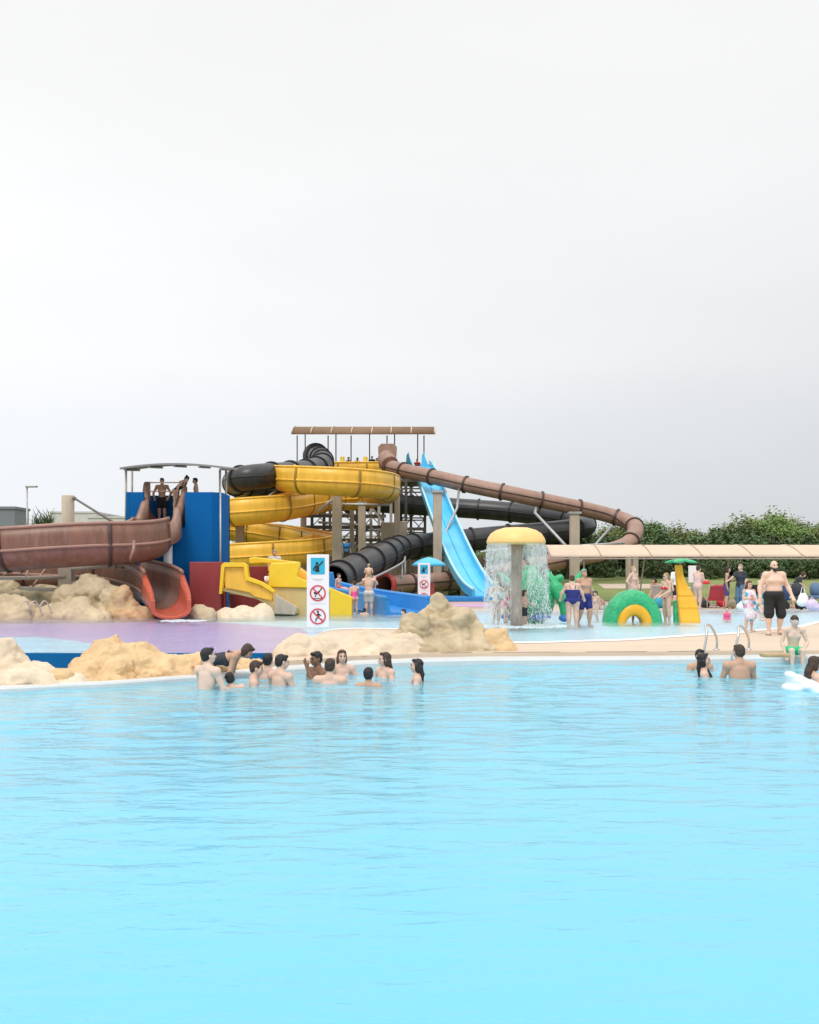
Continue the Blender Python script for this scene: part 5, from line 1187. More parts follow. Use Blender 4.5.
spots = [(560, 78, 538), (588, 76, 531), (612, 80, 524), (632, 74, 521), (650, 72, 517), (668, 78, 525), (684, 79, 535), (700, 76, 534), (716, 76, 529), (733, 78, 525), (748, 74, 519), (764, 76, 512), (780, 73, 515), (795, 77, 522), (810, 76, 523), (826, 78, 521), (845, 75, 517),
         (640, 84, 519), (696, 86, 532), (756, 85, 516), (806, 86, 520), (532, 82, 545), (505, 84, 548), (478, 82, 552), (450, 86, 549), (420, 88, 547), (870, 76, 520), (895, 78, 518)]
used = set()
for i, (px, Y, pt) in enumerate(spots):
    k = i % 3; o = protos[k] if k not in used else copy_tree(protos[k]); used.add(k)
    h = zp(pt + random.uniform(-2.5, 2.5), Y) - .12; s0 = (5.8, 6.5, 5.3)[k]; q = h / s0 * .97; w = max(q, .9) * random.uniform(1.0, 1.3)
    o.location = (xp(px, Y), Y, .1); o.scale = (w, w, q); o.rotation_euler = (0, 0, random.uniform(0, 6.28))
    if Y < 83 and px < 540: o['label'] = 'low green tree showing behind the black and brown tube slides'
LS = 'dark evergreen shrub in the hedge behind the shade canopy'
def shrub(lab, seed, rx, rz, m, group): 
    t = thing('shrub', lab, 'shrub', (0, 0, 0), group); b, cl = crown_mesh(seed, rx, rz, rz * .85, 46, 60, .13, 0); b.build('foliage', m, t)
    b = MB()
    for c, s_ in cl[:8]: b.tube([(0, 0, -.1), c * .5, c], [.05, .03, .01], 5)
    b.build('stem', 'trunk', t); return t
sh = [shrub(LS, 31, 1.5, 1.35, 'foliage_dark', 'hedge shrubs'), shrub(LS, 32, 1.7, 1.2, 'foliage_dark', 'hedge shrubs')]
for i in range(24):
    o = sh[i] if i < 2 else copy_tree(sh[i % 2]); px = 545 + i * 14.5 + random.uniform(-4, 4); Y = 66.5 + random.uniform(-1, 2); o.location = (xp(px, Y), Y, bank(xp(px, Y), Y) - .1)
    q = random.uniform(.95, 1.25); o.scale = (q, q, q * random.uniform(.9, 1.15)); o.rotation_euler = (0, 0, random.uniform(0, 6.28))
for i in range(9):
    o = copy_tree(sh[i % 2]); px = 300 + i * 28; Y = 92 + random.uniform(-2, 2); o.location = (xp(px, Y), Y, .1); q = random.uniform(1.1, 1.6); o.scale = (q * 1.3, q * 1.3, q); o['label'] = 'far green shrub glimpsed between the tower legs'; o['group'] = 'far shrubs'
for px, Y, q in ((566, 61.5, .5), (603, 63, .6), (655, 62, .5), (668, 63.5, .65), (709, 61.5, .45), (720, 63, .6), (757, 62.5, .55), (771, 61.5, .5), (785, 63, .65), (806, 61.5, .55), (818, 62.5, .6)):
    o = copy_tree(sh[1]); o.location = (xp(px, Y), Y, bank(xp(px, Y), Y) - .05); o.scale = (q, q, q * 1.1); o.rotation_euler = (0, 0, px); o['label'] = 'small dark bush on the lawn in front of the hedge'; o['group'] = 'bushes on the lawn'
for px, Y, q in ((470, 62, .45), (452, 61.5, .4), (482, 61, .35)):
    o = copy_tree(sh[0]); o.location = (xp(px, Y), Y, .1); o.scale = (q, q, q); o['label'] = 'low shrub on the grass at the foot of the sky-blue slide'; o['group'] = 'shrubs at the slide foot'
t = thing('tree', 'small spiky dark green tree behind the brown flume at left', 'tree', (xp(43, 58), 58, .1))
b = MB(); rr = random.Random(5); c = V((xp(43, 58), 58, zp(524, 58)))
for i in range(260):
    d = V((rr.gauss(0, 1), rr.gauss(0, 1), rr.gauss(.35, .7))).normalized(); l = rr.uniform(.5, 1.15); e = c + d * l + V((rr.uniform(-.5, .5), 0, rr.uniform(-.3, .1))); a = c + (e - c) * .25 + V((rr.uniform(-.5, .5), rr.uniform(-.3, .3), rr.uniform(-.4, .1)))
    s_ = d.cross(V((0, 0, 1))); s_ = (s_.normalized() if s_.length > .1 else V((1, 0, 0))) * .04; b.add([a - s_, a + s_, e + s_ * .2, e - s_ * .2, ], [(0, 1, 2, 3)], False)
b.build('crown', 'foliage_dark', t); MB().tube([(c.x, c.y, 0), (c.x + .05, c.y, c.z * .6), tuple(c)], [.18, .14, .1]).build('trunk', 'trunk', t)
o = copy_tree(sh[1]); o.location = (xp(20, 60), 60, 1.9); o.scale = (.8, .8, .9); o['label'] = 'dark shrub beside the spiky tree under the street lamp'; o['group'] = 'plants behind the brown flume'; o.location.z = 2.2
# lamp and buildings at left
YL = 62.0; xl = xp(27, YL)
t = thing('street_lamp', 'grey street lamp with a flat head behind the brown flume', 'street lamp', (xl, YL, .1))
MB().tube([(xl, YL, .1), (xl, YL, zp(487, YL))], [.08, .05]).build('pole', 'galvanised', t)
MB().box((xl + .28, YL, zp(486.5, YL)), (.72, .26, .12)).build('lamp_head', 'galvanised', t, .04)
def building(lab, x0, x1, Y, pt, depth, m, wins, par=.25):
    a, c = xp(x0, Y), xp(x1, Y); z = zp(pt, Y); t = thing('building', lab, 'building', ((a + c) / 2, Y + depth / 2, .1))
    MB().box(((a + c) / 2, Y + depth / 2, z / 2), (c - a, depth, z)).build('wall', m, t)
    MB().box(((a + c) / 2, Y + depth / 2, z + .1), (c - a + .2, depth + .2, .2)).build('roof', 'white_render' if m != 'grey_cladding' else 'grey_cladding', t)
    for px, py, w, h in wins:
        f = MB().box((xp(px, Y), Y - .02, zp(py, Y)), (w, .08, h)).build('window', 'white_paint', t); MB().box((xp(px, Y), Y - .065, zp(py, Y)), (w - .2, .02, h - .2)).build('pane', 'window_glass', f)
building('plain grey clad building at the left border', -90, 14.5, 80, 509, 3, 'grey_cladding', [(-40, 530, 1.6, 1.2), (-10, 535, 1.6, 1.2)])
building('low white house between the street lamp and the cream column', 50, 96, 125, 513, 14, 'white_render', [(58, 530, 1.5, 1.5), (80, 530, 1.5, 1.5)])
building('white flat-roofed house between the cream column and blue tower', 88, 150, 118, 518, 12, 'white_render', [(100, 532, 1.6, 1.4), (120, 532, 1.6, 1.4)])
building('long white building seen far behind the tower legs', 232, 380, 140, 536, 14, 'white_render', [(k, 548, 1.6, 1.6) for k in range(245, 375, 18)])
# ------------------------------------------------------------------ people in the main pool
G = 'bathers in the main pool'
BACKW = dict(elL=(.15, -.06, .66), wrL=(.13, -.2, .62), elR=(-.15, -.06, .66), wrR=(-.13, -.2, .62), **{k: v for k, v in TREAD.items() if k[:2] in ('kn', 'an', 'to')})
tr = (('trunks', 'cloth_navy'),)
person('pale dark-haired man with bare back, leftmost bather in the pool', 205, 15.0, 648, 140, 1.78, .92, BACKW, 6, skin='skin_pale', hair='short', wear=tr, pitch=-12, yaw=-15, group=G)
person('woman with long dark hair bending over two others, dark swim top', 209, 16.3, 644.5, 92, 1.62, .95, dict(elL=(.12, -.13, .74), wrL=(.1, -.27, .68), elR=(-.12, -.13, .74), wrR=(-.08, -.27, .70)), 80, skin='skin_warm', hair='bob', hm='hair_brown', wear=(('swimsuit', 'cloth_charcoal'),), female=True, group=G, pitch=-35)
person('short-haired man facing right beside the bending woman', 250, 15.6, 661, 96, 1.7, .95, TREAD, 8, skin='skin_fair', hair='short', hm='hair_brown', wear=tr, group=G)
person('small dark-haired child low in the water before the bending woman', 238, 15.1, 673, 200, 1.3, .95, TREAD, 10, skin='skin_fair', hair='short', wear=(('trunks', 'cloth_blue'),), head=1.12, group=G, tilt=12)
person('dark-haired bather half hidden behind the man at the rock ledge', 268, 16.3, 653.5, 170, 1.68, .9, TREAD, 0, skin='skin_fair', hair='short', hm='hair_black', wear=tr, group=G)
person('bare-backed man with cropped dark sides turned right, by the rock mound', 277, 15.5, 655, 140, 1.75, .85, BACKW, 8, skin='skin_fair', hair='short', wear=tr, group=G, yaw=-20)
person('brown-skinned man covering his face with one hand', 320, 16.6, 651.5, -50, 1.74, .95, dict(elL=(.12, -.12, .66), wrL=(.03, -.13, .86), elR=(-.15, -.06, .64), wrR=(-.22, -.15, .62)), 6, skin='skin_brown', hair='short', wear=tr, group=G)
person('broad-backed man with brown cropped hair seen from behind', 329.5, 15.7, 659, 172, 1.78, 1.05, WADE, 4, skin='skin_fair', hair='crop', hm='hair_brown', wear=tr, group=G)
person('smiling woman with long auburn hair facing the camera', 342, 17.0, 650, 12, 1.66, .92, TREAD, 0, skin='skin_fair', hair='long', hm='hair_auburn', wear=(('bikini_top', 'cloth_navy'), ('bikini_bottom', 'cloth_navy')), female=True, group=G)
person('boy with round black hair seen from behind, lowest in the water', 368.5, 15.4, 667.5, 165, 1.45, .95, TREAD, 0, skin='skin_warm', hair='short', wear=(('trunks', 'cloth_blue'),), head=1.1, group=G, yaw=10)
person('laughing woman with wet dark hair down her back turned left', 385, 16.6, 652.5, -52, 1.68, .95, TREAD, 0, yaw=-22, skin='skin_fair', hair='long', hm='hair_brown', wear=(('bikini_top', 'cloth_black'), ('bikini_bottom', 'cloth_black')), female=True, group=G)
person('girl with long dark hair in profile, rightmost of the left bathers', 417, 15.9, 659, -88, 1.6, .9, TREAD, 0, skin='skin_fair', hair='long', hm='hair_black', wear=(('swimsuit', 'cloth_palepink'),), female=True, group=G)
person('dark-haired bather peeping from behind the woman at the grab rails', 700, 17.8, 649.5, 10, 1.6, .95, TREAD, 0, skin='skin_warm', hair='short', wear=tr, group=G)
person('woman with wet dark hair facing right at the left grab rail', 706, 16.8, 653, 75, 1.64, .92, TREAD, -4, skin='skin_fair', hair='long', hm='hair_black', wear=(('swimsuit', 'cloth_charcoal'),), female=True, group=G, tilt=-8)
person('dark-haired man with bare tanned back between the two grab rails', 740, 16.3, 645, 178, 1.76, .98, BACKW, 4, skin='skin_warm', hair='short', hm='hair_brown', wear=tr, group=G, yaw=14)
# sitting boy
bx, by = xp(793, 19.1), eY(xp(793, 19.1)) + .02
person('slim boy in green shorts and white goggles sitting on the pool edge', 793, 19.2, 613, -6, 1.42, .9, dict(SIT, elL=(.17, -.04, .64), wrL=(.08, -.16, .53), elR=(-.16, -.03, .64), wrR=(-.13, -.14, .50)), 10, skin='skin_pale', hair='short', hm='hair_brown', wear=(('trunks', 'cloth_green'),), head=1.08,
       loc=V((xp(792, 19.3), by - .02, DECK - .47 * 1.56 + .03)), yaw=8, pitch=8,
       extra=lambda root, J, hc, RH, H: (lambda g: ([g.tube([hc + RH @ V((.075 * math.cos(a), .095 * math.sin(a) + .005, .018)) for a in [2 * math.pi * k / 20 for k in range(21)]], .007, 6), g.ell(hc + RH @ V((.03, -.082, .01)), (.019, .010, .012), RH), g.ell(hc + RH @ V((-.03, -.082, .01)), (.019, .010, .012), RH)], g.build('goggles', 'cloth_white', root)))(MB()))
person('woman with wet dark hair in profile hugging a white float', 809, 15.6, 656.5, 95, 1.66, .95, dict(TREAD, elL=(.13, -.1, .7), wrL=(.1, -.22, .72)), 8, skin='skin_fair', hair='long', hm='hair_brown', wear=(('swimsuit', 'cloth_charcoal'),), female=True, group=G)
t = MB(); YW = 15.0
for a in ((790, 675, .07, .16, .06), (796, 680, .14, .22, .09), (804, 685, .2, .3, .1), (814, 690, .26, .34, .1), (793, 688, .16, .24, .08), (824, 693, .25, .3, .09)):
    t.ell(at(a[0], a[1], YW), (a[2], a[3], a[4]))
mat('float_white', (.78, .82, .84), .25, .03)
tag(union('pool_float', t, 'float_white', None, .02, 4, org=at(800, 688, YW)), 'white inflatable float in the water at the right border', 'float')

# ------------------------------------------------------------------ people in and around the splash pool
person('big bearded bald man in long black swim shorts walking on the deck', 774, 24.4, None, 4, 1.82, 1.36, dict(elL=(.19, .0, .64), wrL=(.20, -.10, .53), elR=(-.185, .02, .64), wrR=(-.20, -.02, .50), anL=(.08, .04, .045), knL=(.08, -.02, .285), toL=(.11, -.05, .018), knR=(-.07, -.02, .285), anR=(-.07, -.01, .045), toR=(-.11, -.10, .018)), 0, skin='skin_pale', hair='beard', hm='hair_black', wear=(('long_shorts', 'cloth_black'),), ground=DECK, detail=True,
       extra=lambda root, J, hc, RH, H: [MB().ell(J['an' + q].lerp(J['to' + q], .55) + V((0, -.005, -.052)), (.058, .13, .016)).build('flip_flop', 'cloth_black', root) for q in 'LR'])
def towel_girl(root, J, hc, RH, H):
    b = MB()
    b.ell(J['chest'], V((.135, .11, .11)) * H); b.ell(J['waist'] + V((0, 0, -.02)), V((.135, .115, .14)) * H); b.cap(J['waist'], J['pel'] + V((.02, -.02, -.2)) * H, .115 * H, .13 * H); b.cap(J['chest'], J['chest'] + V((.12, -.06, -.14)) * H, .09 * H, .06 * H); b.cap(J['pel'] + V((.08, 0, 0)), J['pel'] + V((.28, 0, -.16)) * H, .08 * H, .03 * H)
    union('towel', b, 'towel_print', root, .015, 2, disp=lambda p, n: p + n * .012 * noise.noise(p * 14))
m = mat('towel_print', (.74, .72, .80), .85, .05, 4, bump=.2)
nt = m.node_tree; N = nt.nodes; L = nt.links; tc = N.new('ShaderNodeTexCoord'); vo = N.new('ShaderNodeTexVoronoi'); vo.inputs['Scale'].default_value = 10; L.new(tc.outputs['Object'], vo.inputs['Vector'])
rp = N.new('ShaderNodeValToRGB'); rp.color_ramp.interpolation = 'CONSTANT'; e = rp.color_ramp.elements; e[0].color = (.76, .74, .80, 1); e[1].position = .45; e[1].color = (.66, .58, .74, 1)
q = e.new(.62); q.color = (.05, .42, .62, 1); q = e.new(.78); q.color = (.76, .76, .78, 1); q = e.new(.9); q.color = (.75, .30, .45, 1)
sp = N.new('ShaderNodeSeparateColor'); L.new(vo.outputs['Color'], sp.inputs[0]); L.new(sp.outputs[0], rp.inputs[0]); L.new(rp.outputs[0], N['Principled BSDF'].inputs['Base Color'])
person('girl wrapped in a white, blue and purple patterned towel', 749, 25.6, None, 12, 1.29, .95, FOLD, 0, skin='skin_fair', hair='long', hm='hair_auburn', wear=(), head=1.12, female=True, ground=DECK, extra=towel_girl, detail=True)
person('woman in a navy swimsuit wading with her back to the camera', 572.5, 29.6, None, 176, 1.62, 1.5, dict(WADE, wrL=(.2, -.05, .6), wrR=(-.2, -.05, .6)), 6, skin='skin_fair', hair='bun', hm='hair_auburn', wear=(('swimsuit', 'cloth_navy'),), female=True, ground=.02)
person('bare-chested grey-haired man in navy shorts beside the woman in navy', 584, 30.6, None, 25, 1.78, 1.35, dict(WALK), 0, skin='skin_warm', hair='crop', hm='hair_grey', wear=(('shorts', 'cloth_navy'),), ground=.02)
person('small child in pink walking behind the man in navy shorts', 597, 33.5, None, -60, 1.05, 1.0, WALK, 8, skin='skin_fair', hair='short', hm='hair_brown', wear=(('swimsuit', 'cloth_palepink'),), head=1.2, ground=.02)
person('crouching child leaning forward left of the green arch', 606, 34.0, None, -80, 1.1, 1.0, dict(FRONT), 55, skin='skin_warm', hair='short', hm='hair_brown', wear=(('trunks', 'cloth_grey'),), head=1.2, ground=.02)
person('blond child stooping inside the green and yellow arch', 633, 31.9, None, 78, 1.02, 1.0, dict(FRONT), 66, skin='skin_fair', hair='short', hm='hair_blond', wear=(('trunks', 'cloth_charcoal'),), head=1.2, ground=.02)
person('slim blonde woman with hands on hips behind the green arch', 633.5, 39.0, None, 40, 1.74, .88, HIPS, 0, skin='skin_fair', hair='bun', hm='hair_blond', wear=(('bikini_top', 'cloth_palepink'), ('bikini_bottom', 'cloth_palepink')), female=True, ground=DECK)
person('blonde woman in a red bikini and sunglasses by the yellow spray tower', 667, 31.8, None, -68, 1.68, .98, dict(elL=(.13, -.03, .65), wrL=(.09, -.18, .58), elR=(-.13, .02, .64), wrR=(-.12, -.14, .56)), 3, skin='skin_fair', hair='tail', hm='hair_blond', wear=(('bikini_top', 'cloth_red'), ('bikini_bottom', 'cloth_red')), female=True, ground=.02,
       extra=lambda root, J, hc, RH, H: MB().ell(hc + RH @ V((0, -.085, .012)), (.062, .016, .019), RH).build('sunglasses', 'cloth_black', root))
person('man in a white shirt and black shorts half behind the yellow spray tower', 676.5, 40.5, None, 30, 1.78, 1.0, {}, 0, skin='skin_fair', hair='short', hm='hair_brown', wear=(('shirt', 'cloth_white'), ('shorts', 'cloth_black')), ground=DECK)
person('woman in a pale pink swimsuit carrying a red item, facing right', 698, 40.0, None, 125, 1.76, 1.12, dict(elL=(.13, -.04, .66), wrL=(.1, -.17, .66), elR=(-.13, -.04, .66), wrR=(-.1, -.17, .66)), 3, skin='skin_fair', hair='bun', hm='hair_brown', wear=(('swimsuit', 'cloth_palepink'), ('tank_top', 'cloth_palepink')), female=True, ground=DECK)
o = MB(); c = at(706, 583, 39.7); o.ell(c, (.16, .12, .05)); o.ell(c + V((.03, 0, .04)), (.1, .09, .05))
tag(union('toy', o, 'cloth_red', None, .012, 2, org=c), 'red folded item held by the woman in pale pink', 'toy')
person('person in dark top and purple patterned shorts facing right', 726.5, 40.2, None, 70, 1.72, .95, dict(elL=(.13, -.05, .66), wrL=(.09, -.16, .68)), 4, skin='skin_warm', hair='bob', hm='hair_black', wear=(('tank_top', 'cloth_charcoal'), ('shorts', 'cloth_purple')), female=True, ground=DECK)
person('man in dark shirt and jeans reaching out to the left', 740.5, 40.0, None, -55, 1.82, 1.02, dict(elR=(-.14, -.1, .70), wrR=(-.13, -.25, .64)), 0, skin='skin_fair', hair='short', hm='hair_grey', wear=(('shirt', 'cloth_charcoal'), ('jeans', 'cloth_jeans')), ground=DECK)
person('toddler in a bright pink costume sitting in the shallow water', 727, 33.2, None, -20, .92, 1.05, dict(SIT, knL=(.07, -.2, .52), anL=(.08, -.38, .5), toL=(.08, -.44, .55), knR=(-.07, -.2, .52), anR=(-.08, -.38, .5), toR=(-.08, -.44, .55)), 0, skin='skin_fair', hair='short', hm='hair_brown', wear=(('swimsuit', 'cloth_pink'), ('tank_top', 'cloth_pink')), head=1.25, female=True, loc=V((xp(727, 33.2), 33.2, -.38)))
person('girl in a pink and white suit under the falling water, left', 506, 30.2, None, 60, 1.28, .98, WADE, 4, skin='skin_pale', hair='long', hm='hair_blond', wear=(('swimsuit', 'cloth_pink'),), head=1.12, female=True, ground=.02)
person('fair-skinned bather in white standing in the spray beside the girl', 496, 30.4, None, 30, 1.5, .95, dict(WADE, elL=(.17, -.04, .74), wrL=(.2, -.1, .86)), 0, skin='skin_pale', hair='short', hm='hair_blond', wear=(('swimsuit', 'cloth_white'),), head=1.05, female=True, ground=.02)
person('auburn-haired child beside the fountain column under the curtain', 524.5, 29.5, None, 60, 1.16, .95, WADE, 0, skin='skin_fair', hair='long', hm='hair_auburn', wear=(('trunks', 'cloth_charcoal'),), head=1.15, ground=.02)
person('fair child half hidden behind the arm of the big bearded man', 762.5, 31.0, None, 40, 1.5, .95, dict(elR=(-.15, -.05, .68), wrR=(-.1, -.14, .74)), 0, skin='skin_pale', hair='short', hm='hair_brown', wear=(('trunks', 'cloth_teal'),), ground=DECK)
person('woman in black stooping over the pushchairs at the right border', 793, 41.6, None, 75, 1.66, 1.0, FRONT, 38, skin='skin_fair', hair='bob', hm='hair_brown', wear=(('shirt', 'cloth_charcoal'), ('shorts', 'cloth_khaki')), female=True, ground=DECK)
person('person in a dark swimsuit sitting on a grey lounger, behind the red bikini woman', 657, 43.2, None, -50, 1.66, 1.0, dict(SIT, elL=(.13, -.05, .66), wrL=(.06, -.18, .6), elR=(-.13, -.05, .66), wrR=(-.06, -.18, .6)), 18, skin='skin_warm', hair='bob', hm='hair_black', wear=(('swimsuit', 'cloth_charcoal'),), female=True, loc=V((xp(657, 43.2), 43.2, DECK + .37 - .45 * 1.66)))
# lagoon by the slides
person('girl in a bright pink swimsuit standing by the yellow slide block', 354.5, 37.0, None, 200, 1.36, .98, dict(elR=(-.13, -.06, .68), wrR=(-.11, -.2, .66)), 4, skin='skin_fair', hair='short', hm='hair_brown', wear=(('swimsuit', 'cloth_pink'),), head=1.1, female=True, ground=.02)
ML = person('man in pale grey shorts carrying a child on his shoulders', 369, 37.4, None, 170, 1.72, 1.05, dict(elL=(.16, -.08, .72), wrL=(.10, -.12, .83), elR=(-.16, -.08, .72), wrR=(-.10, -.12, .83)), 0, skin='skin_fair', hair='crop', hm='hair_blond', wear=(('shorts', 'cloth_grey'),), ground=.02)
person('blond child riding on the shoulders of the man in grey shorts', 367.5, 37.4, None, 175, .95, 1.0, dict(knL=(.09, -.13, .5), anL=(.09, -.15, .28), toL=(.09, -.22, .26), knR=(-.09, -.13, .5), anR=(-.09, -.15, .28), toR=(-.09, -.22, .26), wrL=(.1, -.1, .62), wrR=(-.1, -.1, .62), elL=(.16, -.02, .68), elR=(-.16, -.02, .68)), 12, skin='skin_fair', hair='short', hm='hair_blond', wear=(('trunks', 'cloth_palepink'),), head=1.2, loc=V((xp(368.5, 37.47), 37.48, 1.47 - .5 * .95 + .07)))
GS = 'bathers in the splash pool'
person('dark-haired child sitting in shallow water before the man in grey shorts', 364.5, 36.2, 608, 180, 1.1, 1.0, dict(SIT, knL=(.07, -.2, .52), anL=(.08, -.38, .5), toL=(.08, -.44, .55), knR=(-.07, -.2, .52), anR=(-.08, -.38, .5), toR=(-.08, -.44, .55)), 0, skin='skin_fair', hair='short', wear=(('trunks', 'cloth_blue'),), head=1.15, group=GS)
person('dark-haired child in the water at the end of the mid-blue slide', 406, 34.0, 609, -70, 1.2, 1.0, dict(SIT, knL=(.07, -.2, .52), anL=(.08, -.38, .5), toL=(.08, -.44, .55), knR=(-.07, -.2, .52), anR=(-.08, -.38, .5), toR=(-.08, -.44, .55)), 10, skin='skin_fair', hair='short', wear=(('trunks', 'cloth_navy'),), head=1.15, group=GS)
person('child sliding down the mid-blue slide under the black tube', 338, 41.6, 573.5, 60, 1.25, 1.0, dict(SIT, knL=(.07, -.22, .52), anL=(.07, -.42, .47), toL=(.07, -.48, .5), knR=(-.07, -.22, .52), anR=(-.07, -.42, .47), toR=(-.07, -.48, .5)), 4, skin='skin_fair', hair='short', hm='hair_brown', wear=(('trunks', 'cloth_red'),), head=1.12)
person('child in a white top climbing between the yellow slides', 268.5, 37.0, 571, 30, 1.2, 1.0, FRONT, 10, skin='skin_warm', hair='short', wear=(('shirt', 'cloth_white'), ('shorts', 'cloth_grey')), head=1.12)
person('person in a grey top and cap seated at the top of the yellow block', 274.5, 38.0, 550, 10, 1.6, .95, dict(SIT, wrL=(.12, -.2, .55), wrR=(-.12, -.2, .55), elL=(.15, -.06, .64), elR=(-.15, -.06, .64)), 12, skin='skin_warm', hair='short', hm='hair_grey', wear=(('shirt', 'cloth_grey'), ('shorts', 'cloth_charcoal')))
# blue tower
GT = 'people on the blue tower'
person('bare-chested man in black shorts at the top of the brown flume', 162, 39.3, 478, 0, 1.76, .95, dict(elL=(.2, .02, .65), wrL=(.16, -.06, .55), elR=(-.2, .02, .65), wrR=(-.16, -.06, .55)), 0, skin='skin_warm', hair='short', wear=(('shorts', 'cloth_black'),), group=GT)
person('woman in a black swimsuit stooping over the flume start', 176, 38.9, 476.5, 68, 1.68, .92, dict(elL=(.13, -.06, .66), wrL=(.1, -.14, .52), elR=(-.13, -.06, .66), wrR=(-.1, -.16, .52)), 48, skin='skin_fair', hair='bun', hm='hair_brown', wear=(('swimsuit', 'cloth_black'),), female=True, group=GT)
person('dark-haired shirtless youth waiting at the right of the blue tower', 197, 39.2, 478, -80, 1.66, .9, {}, 6, skin='skin_fair', hair='short', wear=tr, group=GT)
# big tower
GB = 'people on the high tower'
for px, tp, sk, hm, w, lab, Y in ((314, 456, 'skin_fair', 'hair_brown', 'cloth_charcoal', 'dark-haired person behind the black tube start on the high tower', 76.6), (322.5, 453.5, 'skin_fair', 'hair_auburn', 'cloth_red', 'person in red above the black tube start on the high tower', 76.8),
                                  (348.5, 459, 'skin_fair', 'hair_brown', 'cloth_navy', 'leftmost person by the yellow posts on the high tower', 75.8), (357.5, 459.5, 'skin_warm', 'hair_black', 'cloth_red', 'person in red between the yellow posts on the high tower', 75.9),
                                  (372, 458, 'skin_fair', 'hair_black', 'cloth_charcoal', 'person in dark clothes left of the brown tube start', 75.8), (377, 460, 'skin_fair', 'hair_brown', 'cloth_blue', 'person in blue right beside the brown tube start', 76.2), (417, 461, 'skin_fair', 'hair_black', 'cloth_red', 'person waiting between the sky-blue slide fins', 76.0)):
    person(lab, px, Y, tp - 2, random.uniform(-60, 60), 1.7, 1.0, {}, 0, skin=sk, hair='short', hm=hm, wear=(('shirt', w), ('shorts', 'cloth_black')), group=GB)
person('person in a blue shirt standing behind the tower columns', 346.5, 63.5, 539, 20, 1.72, 1.0, {}, 0, skin='skin_warm', hair='short', wear=(('shirt', 'cloth_blue'), ('shorts', 'cloth_charcoal')))

# ------------------------------------------------------------------ light, sky, camera
w = bpy.data.worlds.new('World'); scene.world = w; w.use_nodes = True; nt = w.node_tree; N = nt.nodes; L = nt.links; N.clear()
out = N.new('ShaderNodeOutputWorld'); sk = N.new('ShaderNodeTexSky'); sk.sky_type = 'NISHITA'; sk.sun_disc = False; sk.sun_elevation = R_(56); sk.sun_rotation = R_(200)
bg1 = N.new('ShaderNodeBackground'); bg1.inputs['Strength'].default_value = .1; L.new(sk.outputs[0], bg1.inputs[0])
tc = N.new('ShaderNodeTexCoord'); sx = N.new('ShaderNodeSeparateXYZ'); L.new(tc.outputs['Generated'], sx.inputs[0])
mp = N.new('ShaderNodeMapping'); mp.inputs['Scale'].default_value = (1, 1, 3.2); L.new(tc.outputs['Generated'], mp.inputs[0])
n = N.new('ShaderNodeTexNoise'); n.inputs['Scale'].default_value = 2.6; n.inputs['Detail'].default_value = 5; n.inputs['Roughness'].default_value = .5; L.new(mp.outputs[0], n.inputs[0])
el = N.new('ShaderNodeValToRGB'); e = el.color_ramp.elements
e[0].position = 0.0; e[0].color = (.66, .69, .725, 1); e[1].position = 1.0; e[1].color = (1.6, 1.6, 1.6, 1)
for p, c in ((.10, (.73, .748, .772, 1)), (.20, (.84, .847, .855, 1)), (.36, (.895, .894, .893, 1)), (.50, (.90, .899, .896, 1)), (.62, (1.1, 1.1, 1.1, 1))):
    q = e.new(p); q.color = c
L.new(sx.outputs['Z'], el.inputs[0])
cr = N.new('ShaderNodeMapRange'); cr.inputs['From Min'].default_value = .35; cr.inputs['From Max'].default_value = .7; cr.inputs['To Min'].default_value = -.012; cr.inputs['To Max'].default_value = .035
L.new(n.outputs['Fac'], cr.inputs[0])
xg = N.new('ShaderNodeMapRange'); xg.inputs['From Min'].default_value = -.5; xg.inputs['From Max'].default_value = .5; xg.inputs['To Min'].default_value = .27; xg.inputs['To Max'].default_value = -.19; L.new(sx.outputs['X'], xg.inputs[0])
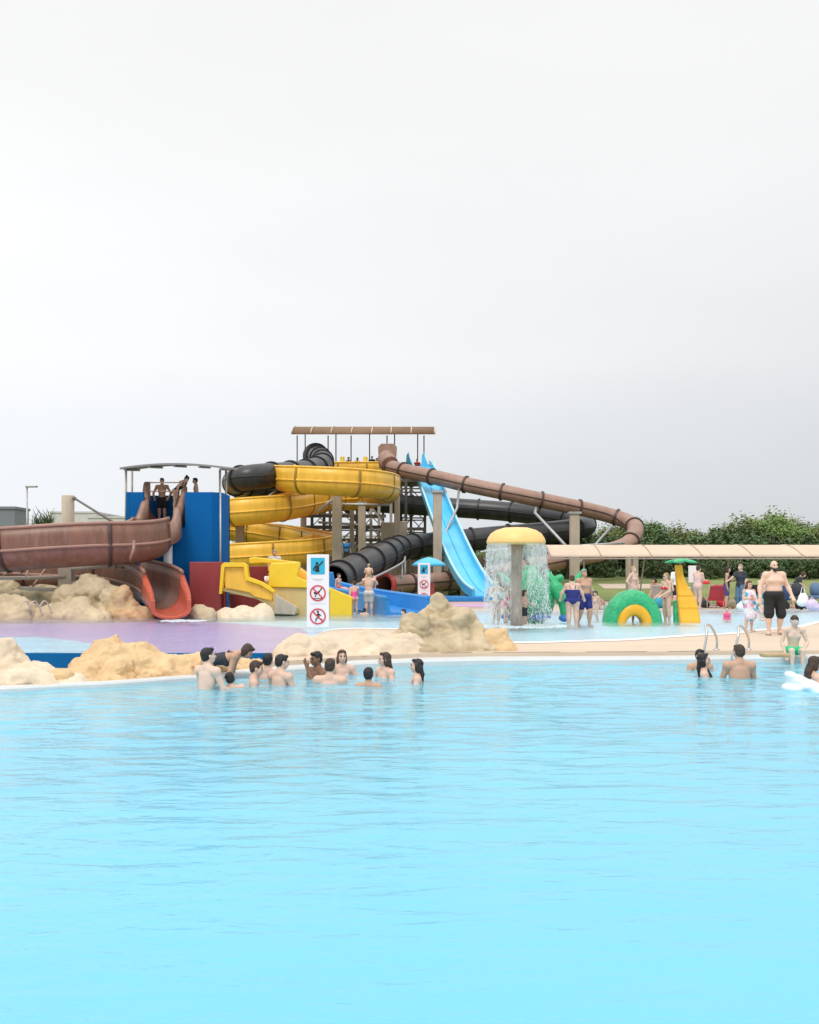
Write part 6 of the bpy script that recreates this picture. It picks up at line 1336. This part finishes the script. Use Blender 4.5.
zg = N.new('ShaderNodeMapRange'); zg.inputs['From Min'].default_value = 0; zg.inputs['From Max'].default_value = .5; zg.inputs['To Min'].default_value = 1; zg.inputs['To Max'].default_value = 0; L.new(sx.outputs['Z'], zg.inputs[0])
ml = N.new('ShaderNodeMath'); ml.operation = 'MULTIPLY'; L.new(xg.outputs[0], ml.inputs[0]); L.new(zg.outputs[0], ml.inputs[1])
m3 = N.new('ShaderNodeMath'); m3.operation = 'ADD'; L.new(ml.outputs[0], m3.inputs[0]); L.new(cr.outputs[0], m3.inputs[1])
mm = N.new('ShaderNodeMath'); mm.operation = 'ADD'; mm.inputs[1].default_value = 1.0; L.new(m3.outputs[0], mm.inputs[0])
vm = N.new('ShaderNodeVectorMath'); vm.operation = 'SCALE'; L.new(el.outputs[0], vm.inputs[0]); L.new(mm.outputs[0], vm.inputs['Scale'])
bg2 = N.new('ShaderNodeBackground'); bg2.inputs['Strength'].default_value = 1.0; L.new(vm.outputs[0], bg2.inputs[0])
mx = N.new('ShaderNodeMixShader'); mx.inputs['Fac'].default_value = .94; L.new(bg1.outputs[0], mx.inputs[1]); L.new(bg2.outputs[0], mx.inputs[2]); L.new(mx.outputs[0], out.inputs[0])
sun = bpy.data.lights.new('sun', 'SUN'); sun.energy = 1.4; sun.angle = R_(18); sun.color = (1, .97, .92); so = bpy.data.objects.new('sun', sun); COL.objects.link(so)
so.rotation_euler = (R_(34), 0, R_(-20))
cam = bpy.data.cameras.new('camera'); co = bpy.data.objects.new('camera', cam); COL.objects.link(co); scene.camera = co
co.location = (0, 0, CAMZ); co.rotation_euler = (R_(90), 0, 0); cam.sensor_fit = 'VERTICAL'; cam.sensor_height = 24; cam.lens = 24 * F / 1024; cam.shift_y = (YH - 512) / 1024
cam.clip_start = .1; cam.clip_end = 5000
vs_ = scene.view_settings; vs_.view_transform = 'Standard'; vs_.look = 'None'; vs_.exposure = 0.12; vs_.gamma = 1.0; vs_.use_curve_mapping = False
scene.cycles.use_denoising = True; scene.cycles.max_bounces = 8; scene.cycles.transparent_max_bounces = 12
